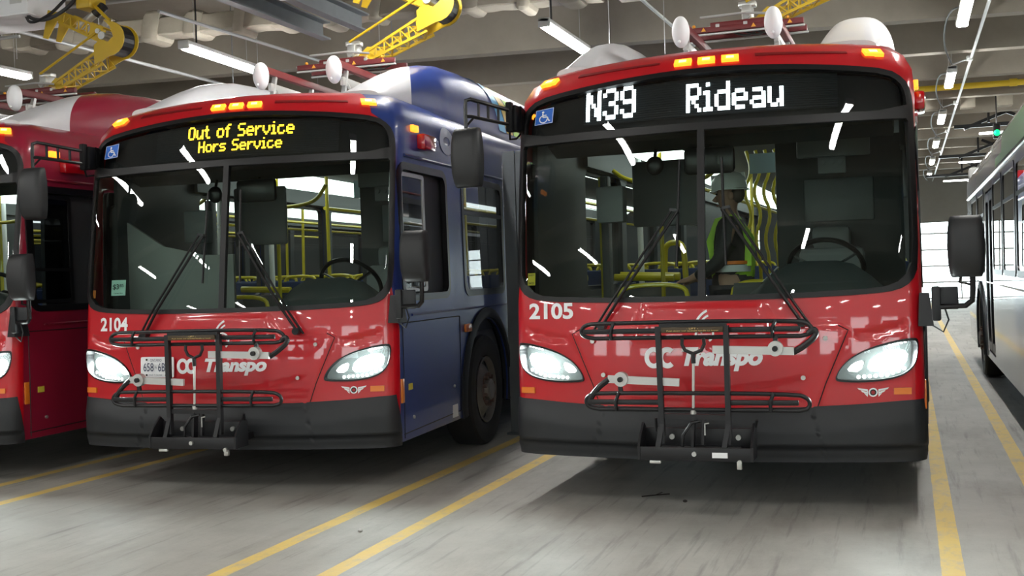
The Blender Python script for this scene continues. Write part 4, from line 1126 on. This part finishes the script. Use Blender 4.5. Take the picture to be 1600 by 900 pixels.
pipe('red_pipe', 'dark red pipe at the far left edge above the lamp', 'pipe', [(-12.0, 10.2, 4.52), (-10.3, 10.2, 4.55)], .07, REDPIPE)
# two parallel grey steel channels above the left bus and one above the N39 bus
def channel(label, x, y0, y1, z, h=.22, w=.12, x1=None):
    x1 = x if x1 is None else x1
    g = G()
    g.loft([[(xx - w / 2, yy, z), (xx + w / 2, yy, z), (xx + w / 2, yy, z + .02), (xx - w / 2 + .02, yy, z + .02), (xx - w / 2 + .02, yy, z + h - .02), (xx + w / 2, yy, z + h - .02), (xx + w / 2, yy, z + h), (xx - w / 2, yy, z + h)] for xx, yy in ((x, y0), (x1, y1))])
    o = g.build('steel_channel', GSTEEL, smooth=False); tag(o, label, 'steel channel')
    q = G()
    for dz in (.07, .15): q.cyl((x1 - w / 2 - .004, y1 - .08, z + dz), (x1 - w / 2 - .012, y1 - .08, z + dz), .018, n=8)
    q.build('channel_bolt', TRIMB, o, smooth=False)
channel('left one of two grey steel channels ending above the Out of Service bus', -6.62, 6.5, 12.38, 4.42)
channel('right one of two grey steel channels ending above the Out of Service bus', -5.98, 6.5, 12.15, 4.40)
channel('grey steel channel ending over the roof of the N39 bus', -2.45, 7.0, 11.9, 4.62)
# long pale wrapped duct with raised bands
dx0, dx1 = -11.3, -3.35
def dy(x): return 12.72 + SK * (x + 7)
rings = []; N_ = 64
for k in range(N_ + 1):
    x = dx0 + (dx1 - dx0) * k / N_
    h = .115 + .006 * math.sin(k * 2.3); d = .17 + .006 * math.sin(k * 1.7)
    rings.append([(x, dy(x) + d * sx, 4.83 + h * sz) for sx, sz in ((-.9, -1), (.9, -1), (1, -.85), (1, .85), (.9, 1), (-.9, 1), (-1, .85), (-1, -.85))])
du = tag(G().loft(rings).build('wrapped_duct', CONCL, ang=.5), 'long pale wrapped duct with raised bands under the ceiling on the left', 'duct')
for k in range(13):
    xc = dx0 + .35 + k * .61 + .06 * math.sin(k * 3.1); rings = []; wd = .10 + .03 * math.sin(k * 2.2)
    for q in range(6):
        x = xc - wd + .4 * wd * q; e = .185 + .030 * math.sin(PI * q / 5) ** .4; f = e - .05 + (.035 if k % 2 else .0)
        rings.append([(x + .03 * sz, dy(x) + e * sx, 4.83 + f * sz) for sx, sz in ((-.85, -1), (.85, -1), (1, -.8), (1, .8), (.85, 1), (-.85, 1), (-1, .8), (-1, -.8))])
    G().loft(rings).build('duct_band', CONCL, du, ang=.6)
# bundle of bent conduits at the top left
for k in range(4):
    pipe('bent_conduit', 'bent steel conduit, %s of the bundle of four at the left edge' % ('topmost', 'second from the top', 'third from the top', 'lowest')[k], 'conduit',
         chk3([(-11.6, 9.9, 4.62 - .09 * k), (-10.0, 9.9 + .0, 4.72 - .09 * k), (-9.6, 9.95, 4.86 - .10 * k), (-8.2, 10.0, 4.88 - .10 * k)]) if 0 else chk3([(-9.9 + .02 * k, 8.6, 4.02 - .03 * k), (-9.62 + .02 * k, 9.2, 4.28 - .05 * k), (-9.4, 9.5, 4.36 - .07 * k), (-8.75, 9.6, 4.37 - .07 * k)]), .018, GALV, 'bundle of bent conduits')
# straight conduits running across at the top, left of centre
for k in range(4):
    pipe('straight_conduit', 'steel conduit crossing at the top left, %s of four' % ('highest', 'second highest', 'third highest', 'lowest')[k], 'conduit', [(-9.4, 10.6, 4.98 - .09 * k), (-5.6, 11.0, 5.02 - .09 * k)], .02, GALV, 'conduits crossing at the top left')
for k, (x, y, z0) in enumerate(((-9.55, 10.2, 4.35), (-9.35, 10.2, 4.08), (-6.3, 13.2, 4.0), (-3.15, 12.7, 4.05), (-2.55, 12.9, 3.95), (-8.1, 13.2, 3.9))):
    lab = ('left of two thin hanger rods by the white pantograph box', 'right of two thin hanger rods by the white pantograph box', 'thin hanger rod behind the middle pantograph', 'thin chain-like hanger rod beside the lamp between the buses', 'thin hanger rod left of the roof of the N39 bus', 'thin hanger rod beneath the wrapped duct on the left')[k]
    tag(G().cyl((x, y, z0), (x, y, ZC), .005, n=6).build('hanger_rod', GALV), lab, 'rod', 'thin hanger rods')
# steel stub frame behind the maroon bus roof
g = G().bar((-8.6, 13.2, 3.70), (-6.2, 13.6, 3.74), .06, .09).cyl((-8.5, 13.22, 3.70), (-8.5, 13.22, 5.34), .007, n=6).cyl((-6.3, 13.58, 3.72), (-6.3, 13.58, 5.34), .007, n=6).bar((-6.75, 13.5, 3.72), (-6.9, 13.5, 3.42), .07, .07).bar((-7.45, 13.4, 3.72), (-7.45, 13.4, 3.42), .07, .07)
tag(g.build('steel_bracket', GSTEEL, smooth=False), 'grey steel bracket frame standing behind the maroon bus roof', 'bracket')
g = G().tube(chk3([(-8.05, 12.5, 3.0), (-8.05, 12.5, 3.42), (-7.95, 12.5, 3.55), (-7.75, 12.5, 3.57), (-5.9, 12.7, 3.50)]), .022)
tag(g.build('handrail', GALV), 'bent pale handrail behind the maroon bus roof', 'rail')
# corbels and far equipment over the right aisle
for k, x in enumerate((.55, 1.25, 1.95, 2.6)):
    struct(G().box((x, 24.6 + SK * x, 4.72), (.28, .30, .36), .01).build('trim_%d' % (60 + k), CONCL))
for k, (x, y, z, w) in enumerate(((1.55, 26.5, 4.02, .9), (1.7, 33, 3.95, 1.5), (1.5, 38, 3.8, 1.6))):
    q = thing('catenary_frame', ('black overhead frame nearest above the white bus', 'second black overhead frame down the right aisle', 'farthest black overhead frame down the right aisle')[k], 'frame', (x, y, z))
    G().box((.4, 0, .35), (w + .9, .08, .08), .01).bar((-.3, 0, .3), (.9, .1, .75), .07, .07).bar((1.2, 0, .3), (.3, .1, .75), .07, .07).bar((.2, .0, .4), (.2, 0, ZC - z), .05, .05).build('frame_bar', TRIMB, q, smooth=False)
    G().box((.45, -.12, .16), (w, .07, .05), .01).build('frame_lamp', mat('dim_lamp_tube', (1, 1, .97), .5, emit=6, sample=False), q)
sg_ = thing('signal_lamp', 'small green signal lamp hanging above the white bus', 'signal', (1.73, 24, 3.95))
G().box((0, .05, .02), (.13, .1, .30), .02).cyl((0, .05, .17), (0, .05, ZC - 3.95), .012).build('signal_housing', TRIMB, sg_)
G().sph((0, -.01, -.02), (.06, .035, .06)).build('signal_lens', mat('green_signal', (.0, .8, .22), .4, emit=1.6, sample=False), sg_)
for k, (x, y) in enumerate(((2.35, 40), (2.95, 43))):
    q = thing('charger_cabinet', ('white overhead cabinet above the far door', 'farther white overhead cabinet above the far door')[k], 'cabinet', (x, y, 3.65))
    G().box((0, 0, .18), (.72, .4, .44), .03).build('cabinet_body', LAMPH, q); G().bar((-.3, 0, .38), (-.3, 0, ZC - 3.65), .04, .04).bar((.3, 0, .38), (.3, 0, ZC - 3.65), .04, .04).build('cabinet_hanger', GALV, q)

# ------------------------------------------------------------------ column between the two front buses
c = thing('steel_column', 'dark grey steel column standing between the two front buses', 'column', (-3.44, 9.86, 0))
g = G(); g.box((-.0, 0, 1.31), (.115, .012, 2.60), .0).box((0, .16, 1.31), (.115, .012, 2.60)).box((-.0, .08, 1.31), (.012, .16, 2.60)).box((.10, .05, 1.31), (.07, .12, 2.60), .006)
g.build('column_shaft', COLM, c, smooth=False)
G().box((.03, .08, .01), (.22, .3, .02), .004).build('base_plate', COLM, c)

# ------------------------------------------------------------------ overhead charging pantographs
def lattice(g, a, b, w0, w1, yw, n=7):
    # box girder from a to b (x, z), tapering depth w0 -> w1 perpendicular to the arm, width yw in y
    A = Vector((a[0], 0, a[1])); B = Vector((b[0], 0, b[1])); d = (B - A).normalized(); nrm = Vector((-d.z, 0, d.x))
    def pt(t, s, y): return A.lerp(B, t) + nrm * (s * (w0 + (w1 - w0) * t) / 2) + Vector((0, y, 0))
    for y in (-yw / 2, yw / 2):
        for s in (-1, 1): g.bar(pt(0, s, y), pt(1, s, y), .022, .026)
        for k in range(n):
            t0, t1 = k / n, (k + 1) / n
            g.bar(pt(t0, -1, y), pt((t0 + t1) / 2, 1, y), .012, .012); g.bar(pt((t0 + t1) / 2, 1, y), pt(t1, -1, y), .012, .012)
    for s in (-1, 1):
        for k in range(n):
            t0, t1 = k / n, (k + 1) / n
            y0 = -yw / 2 if k % 2 else yw / 2; g.bar(pt(t0, s, y0), pt(t1, s, -y0), .012, .012)
def pantograph(x, y, z, rz, label):
    p = thing('pantograph', label, 'pantograph', (x, y, z), rz); p.scale = (.87, .9, .84); KZ = (ZC - z) / .84
    # head: two dark red contact beams with white carriers
    h = G()
    for dy_ in (-.16, .16):
        h.box((.02, dy_, 0), (1.08, .05, .055), .006).box((-.02, dy_, .035), (.5, .045, .06), .01)
    h.build('contact_beam', PANR, p)
    g = G()
    for dy_ in (-.16, .16): g.box((.02, dy_, -.04), (1.10, .03, .018), .003).bar((-.55, dy_ + .03, .02), (.0, dy_ + .03, .045), .014, .014)
    for xx in (-.2, .05, .25): g.box((xx, 0, .03), (.035, .38, .03), .004)
    g.tube([(-.35, -.22, .11), (.05, -.2, .12), (.30, -.2, .085)], .012)
    g.build('head_carrier', ALU, p)
    g = G()
    for xx in (-.35, .1, .42): g.prism([(xx, -.015), (xx + .045, -.015), (xx + .022, .022)], lambda a, b, d: (a, d, b), -.188, -.186)
    for xx in (-.42, -.12, .2, .42): g.sph((xx, -.16, .045), (.018, .018, .016), 8, 6)
    g.build('warning_triangle', mat('warning_orange', (.8, .35, .03), .5), p, smooth=False)
    g = G()
    for q in range(4): g.tube(chk3([(-.1 + .1 * q, -.1, .0), (-.05 + .1 * q, -.12, -.05), (.05 + .1 * q, -.02, -.06), (.1 + .1 * q, .1, .0)]), .010, n=6)
    g.build('head_cable', CABLE, p)
    G().box((.05, 0, .15), (.09, .18, .14), .01).box((.05, 0, .24), (.16, .10, .05), .01).cyl((.05, -.12, .12), (.05, .12, .12), .035, n=12).build('head_joint', STEEL, p)
    G().box((.16, -.05, .07), (.16, .12, .04), .008).build('brass_shoe', COPPER, p)
    # lower arm
    g = G(); lattice(g, (.22, .07), (.86, .36), .09, .17, .20)
    g.prism([(.10, .0), (.30, .05), (.33, .16), (.24, .18), (.10, .06)], lambda a, b, d: (a, d, b), -.10, -.085).prism([(.10, .0), (.30, .05), (.33, .16), (.24, .18), (.10, .06)], lambda a, b, d: (a, d, b), .085, .10)
    g.build('lower_arm', PANY, p, smooth=False)
    # elbow: pair of curved plates and black roller between
    out = [(.80, .28), (1.00, .36)] + [(1.00 + .20 * math.sin(t), .56 - .20 * math.cos(t)) for t in [PI * k / 10 for k in range(1, 11)]] + [(.93, .79), (1.02, .70), (1.06, .58), (.98, .52), (.88, .56), (.80, .50)]
    g = G()
    for y0 in (-.13, .115): g.prism(out, lambda a, b, d: (a, d, b), y0, y0 + .015)
    g.build('elbow_plate', PANY, p, smooth=False)
    G().tube([(1.0 + .17 * math.sin(t), 0, .56 - .175 * math.cos(t)) for t in [PI * k / 12 for k in range(13)]], 0, sq=(.19, .012)).build('elbow_guard', RUBBER, p, smooth=False)
    G().cyl((.92, -.15, .60), (.92, .15, .60), .045, n=16).cyl((.86, -.14, .66), (.86, .14, .66), .03, n=12).build('elbow_pin', STEEL, p)
    # upper arm and parallel rod, spring cylinder
    g = G(); lattice(g, (.88, .62), (.34, .88), .15, .12, .20, 5)
    g.prism([(.72, .62), (.92, .52), (.95, .66), (.76, .76)], lambda a, b, d: (a, d, b), -.11, -.10)
    g.prism([(.10, .66), (.16, .64), (.30, .84), (.38, .80), (.40, .92), (.18, .98)], lambda a, b, d: (a, d, b), -.11, -.095).prism([(.10, .66), (.16, .64), (.30, .84), (.38, .80), (.40, .92), (.18, .98)], lambda a, b, d: (a, d, b), .095, .11)
    g.build('upper_arm', PANY, p, smooth=False)
    G().cyl((.05, -.12, .24), (.86, -.12, .66), .014, n=8).build('tie_rod', PANY, p)
    G().tube([(.97, -.06, .78), (.80, -.06, .95), (.60, -.06, 1.12)], .02, n=6).build('counter_rod', PANY, p)
    G().cyl((.50, .02, .78), (.80, .02, .96), .045, n=12).cyl((.42, .02, .73), (.52, .02, .80), .02, n=8).build('spring_cylinder', ALU, p)
    G().cyl((.72, .02, .90), (.84, .02, .985), .055, n=12).tube(chk3([(.0, -.2, 1.0), (.05, -.28, .86), (.3, -.28, .80), (.55, -.2, .95), (.62, -.1, 1.15)]), .022, n=6).tube(chk3([(-.05, -.2, .92), (.1, -.3, .78), (.35, -.28, .86), (.5, -.2, 1.05)]), .018, n=6).build('power_cable', CABLE, p)
    g = G().box((.68, -.0, 1.02), (.18, .3, .16), .02).build('arm_bracket', PANY, p)
    # white drive housing hung from the ceiling
    G().box((-.42, 0, 1.12), (1.00, .62, .42), .02).box((-.42, 0, .905), (1.08, .70, .02), .004).build('drive_housing', WHITE, p)
    G().box((-.08, -.312, 1.09), (.16, .006, .10)).build('rating_plate', LAMPH, p)
    g = G()
    for xx in (-.8, 0): g.bar((xx, 0, 1.3), (xx, 0, KZ), .08, .08)
    g.bar((.68, 0, 1.1), (.68, 0, KZ), .08, .08)
    g.build('ceiling_hanger', GSTEEL, p, smooth=False)
    G().sph((-.55, -.31, 1.14), (.03, .012, .02), 10, 6).build('status_light', mat('blue_status_light', (.15, .2, 1), .4, emit=6, sample=False), p)
def onbus(B, x, y): 
    c_, s_ = math.cos(B['yaw']), math.sin(B['yaw']); return B['x'] + x * c_ - y * s_, B['y'] + x * s_ + y * c_
x, y = onbus(B4, .04, 2.2); pantograph(x, y, 3.40, B4['yaw'], 'yellow overhead pantograph lowered onto the roof of the Out of Service bus')
x, y = onbus(B5, -.02, 2.2); pantograph(x, y, 3.36, B5['yaw'], 'yellow overhead pantograph above the N39 bus, mostly beyond the top edge')
pantograph(-8.10, 9.2, 3.42, .02, 'yellow overhead pantograph with white drive housing above the maroon bus')

# ------------------------------------------------------------------ the person standing in the N39 bus
def skin(name, m, nodes, edges, parent=None, sub=2):
    me = bpy.data.meshes.new(name + '_t'); ks = list(nodes)
    me.from_pydata([nodes[k][:3] for k in ks], [(ks.index(a), ks.index(b)) for a, b in edges], [])
    o = bpy.data.objects.new(name + '_t', me); COL.objects.link(o)
    md = o.modifiers.new('s', 'SKIN'); md.use_smooth_shade = True
    for i, k in enumerate(ks):
        r = nodes[k][3]; me.skin_vertices[0].data[i].radius = (r if hasattr(r, '__len__') else (r, r)); me.skin_vertices[0].data[i].use_root = (i == 0)
    q = o.modifiers.new('u', 'SUBSURF'); q.levels = q.render_levels = sub
    dg = bpy.context.evaluated_depsgraph_get(); dg.update()
    nm = bpy.data.meshes.new_from_object(o.evaluated_get(dg)); nm.name = name
    bpy.data.objects.remove(o); nm.materials.clear(); nm.materials.append(m); nm.shade_smooth()
    r = bpy.data.objects.new(name, nm); COL.objects.link(r)
    if parent: r.parent = parent
    return r
px, py = onbus(B5, -.06, 1.55)
# local: the person faces -x (towards the doors); y is across the body, z up from the bus floor
P_ = thing('person', 'person in white hard hat and lime hi-vis vest standing beside the driver seat', 'person', (px, py, .415), B5['yaw'])
SKIN = mat('skin_tone', (.36, .20, .14), .5); HIVIS = mat('lime_hivis', (.42, .72, .04), .6, noise=.15); JACK = mat('black_jacket', (.015, .017, .02), .7); TROU = mat('dark_trousers', (.02, .024, .035), .75); BOOT = mat('boot_leather', (.02, .015, .012), .5); HAT = mat('white_hard_hat', (.80, .81, .80), .3, coat=.5); SILV = mat('silver_tape', (.62, .64, .66), .35); ORTP = mat('orange_tape', (.85, .22, .03), .5); HAIR = mat('grey_brown_hair', (.08, .06, .05), .8)
nodes = {'pel': (0, 0, .92, (.15, .11)), 'wst': (0, 0, 1.06, (.14, .10)), 'chs': (.0, 0, 1.26, (.16, .11)), 'nk0': (0, 0, 1.415, (.06, .06)), 'nk1': (-.012, 0, 1.475, (.055, .055)), 'hd0': (-.02, 0, 1.54, (.085, .075)), 'hd1': (-.015, 0, 1.61, (.10, .078)), 'hd2': (-.01, 0, 1.68, (.085, .07))}
edges = [('pel', 'wst'), ('wst', 'chs'), ('chs', 'nk0'), ('nk0', 'nk1'), ('nk1', 'hd0'), ('hd0', 'hd1'), ('hd1', 'hd2')]
for sg in (1, -1):
    t = 'LR'[sg > 0]
    nodes.update({t + 'sh': (0, sg * .185, 1.36, .065), t + 'el': (-.05, sg * .225, 1.10, .045), t + 'wr': (-.27, sg * .19, .98, .030), t + 'pm': (-.335, sg * .175, .965, (.036, .020)),
        t + 'hp': (0, sg * .09, .88, .085), t + 'kn': (-.015, sg * .10, .48, .058), t + 'an': (.01, sg * .10, .09, .042), t + 'to': (-.14, sg * .115, .035, .036)})
    edges += [('chs', t + 'sh'), (t + 'sh', t + 'el'), (t + 'el', t + 'wr'), (t + 'wr', t + 'pm'), ('pel', t + 'hp'), (t + 'hp', t + 'kn'), (t + 'kn', t + 'an'), (t + 'an', t + 'to')]
    for f_, (dy_, ln) in enumerate(((-.028, .070), (-.010, .080), (.008, .076), (.026, .060))):
        a, b = t + 'f%d' % f_, t + 'g%d' % f_
        nodes[a] = (-.335 - ln * .6, sg * .175 + dy_, .955, .0085); nodes[b] = (-.335 - ln, sg * .175 + dy_, .925, .0075); edges += [(t + 'pm', a), (a, b)]
    nodes[t + 't0'] = (-.325, sg * .125, .955, .010); nodes[t + 't1'] = (-.355, sg * .105, .940, .0085); edges += [(t + 'wr', t + 't0'), (t + 't0', t + 't1')]
skin('body', SKIN, nodes, edges, P_)
g = G().loft([[(-.115, -.012, 1.585), (-.115, .012, 1.585), (-.10, .018, 1.60), (-.10, -.018, 1.60)], [(-.138, -.015, 1.56), (-.138, .015, 1.56), (-.10, .022, 1.562), (-.10, -.022, 1.562)], [(-.118, -.013, 1.545), (-.118, .013, 1.545), (-.09, .02, 1.545), (-.09, -.02, 1.545)]])
g.build('nose', SKIN, P_)
g = G()
for sg in (1, -1): g.sph((.012, sg * .078, 1.585), (.022, .010, .032), 10, 8)
g.build('ear', SKIN, P_)
g = G()
for sg in (1, -1): g.sph((-.099, sg * .032, 1.602), (.010, .014, .008), 10, 6)
g.build('eye', mat('eye_dark', (.03, .03, .03), .3), P_)
G().box((-.100, 0, 1.518), (.012, .045, .008), .003).build('mouth', mat('lip_tone', (.25, .09, .08), .5), P_)
G().sph((.045, 0, 1.60), (.062, .078, .07)).build('hair', HAIR, P_)
hat = G(); hat.lathe([(.118, 0), (.120, .03), (.113, .075), (.088, .112), (.05, .130), (0, .134)], 28, Matrix.Translation((-.008, 0, 1.635)) @ Matrix.Rotation(-.08, 4, 'Y') @ Matrix.Diagonal((1.12, .95, 1, 1)))
hat.loft([[(-.008 + .135 * 1.12 * math.cos(t) * e, .125 * .95 * math.sin(t) * e, 1.633 + dz - (.012 if math.cos(t) < -.5 else 0)) for t in [2 * PI * k / 28 for k in range(28)]] for e, dz in ((.86, .002), (1.0, -.004), (1.0, .002), (.86, .010))], cap=False)
hat.bar((-.14, 0, 1.72), (.11, 0, 1.735), .03, .05)
hat.build('hard_hat', HAT, P_)
nj = {'p0': (0, 0, .76, (.17, .135)), 'p': (0, 0, .88, (.185, .145)), 'w': (0, 0, 1.06, (.160, .118)), 'c': (0, 0, 1.27, (.178, .125)), 'n': (0, 0, 1.40, (.085, .08))}; ej = [('p0', 'p'), ('p', 'w'), ('w', 'c'), ('c', 'n')]
for sg in (1, -1):
    t = 'LR'[sg > 0]; nj.update({t + 's': (0, sg * .20, 1.365, .080), t + 'e': (-.05, sg * .235, 1.10, .060), t + 'w': (-.25, sg * .195, .985, .044)}); ej += [('c', t + 's'), (t + 's', t + 'e'), (t + 'e', t + 'w')]
skin('jacket', JACK, nj, ej, P_)
skin('hi_vis_vest', HIVIS, {'p': (0, 0, .90, (.180, .140)), 'w': (0, 0, 1.04, (.176, .134)), 'c': (0, 0, 1.20, (.186, .138)), 'u': (0, 0, 1.27, (.15, .12))}, [('p', 'w'), ('w', 'c'), ('c', 'u')], P_)
def belt(z0, z1, rx, ry): return [[(rx * math.cos(t), ry * math.sin(t), z) for t in [2 * PI * k / 32 for k in range(32)]] for z in (z0, z1)]
G().loft(belt(1.02, 1.07, .150, .188), cap=False).build('silver_band', SILV, P_); G().loft(belt(1.075, 1.10, .151, .189), cap=False).build('orange_band', ORTP, P_)
g = G()
for sg in (1, -1): g.tube([(-.115, sg * .10, 1.05), (-.150, sg * .09, 1.25), (-.09, sg * .085, 1.40), (.03, sg * .085, 1.43), (.13, sg * .09, 1.27), (.13, sg * .10, 1.06)], 0, sq=(.05, .02))
g.build('vest_strap', HIVIS, P_)
nt_ = {'p': (0, 0, .90, (.155, .115))}; et = []
for sg in (1, -1):
    t = 'LR'[sg > 0]; nt_.update({t + 'h': (0, sg * .095, .84, .100), t + 'k': (-.015, sg * .105, .48, .076), t + 'a': (.01, sg * .105, .10, .064)}); et += [('p', t + 'h'), (t + 'h', t + 'k'), (t + 'k', t + 'a')]
skin('trousers', TROU, nt_, et, P_)
for sg in (1, -1): G().box((-.045, sg * .11, .05), (.27, .105, .10), .04).build('boot', BOOT, P_)

# ------------------------------------------------------------------ small loose things
x, y = onbus(B5, .12, .27); tag(G().box((x, y, 1.256), (.15, .10, .003), rot=Matrix.Rotation(.4, 3, 'Z')).build('paper_sheet', WHITE, smooth=False), 'white paper sheet lying flat on the dash of the N39 bus near its centre', 'paper', 'papers on the dash of the N39 bus')
x, y = onbus(B5, .37, .26); tag(G().box((x, y, 1.415), (.13, .10, .003), rot=Matrix.Rotation(-.75, 3, 'Y')).build('paper_sheet', WHITE, smooth=False), 'white paper sheet sloping against the instrument hump of the N39 bus', 'paper', 'papers on the dash of the N39 bus')
tag(G().tube([(-1.66, 7.15, .008), (-1.58, 7.2, .010), (-1.50, 7.26, .008)], .004, n=5).tube([(-1.58, 7.2, .01), (-1.55, 7.27, .015)], .003, n=5).build('twig', BOOT), 'small dark twig lying on the floor before the N39 bus', 'twig')
tag(G().sph((-1.36, 7.05, .008), (.015, .012, .009), 8, 6).build('pebble', BOOT), 'small dark pebble on the floor beside the twig', 'pebble')
tag(G().sph((-3.05, 5.9, .008), (.016, .012, .010), 8, 6).build('pebble', STEEL), 'small pale pebble on the floor between the yellow lines and the left bus', 'pebble')
print('scene done')
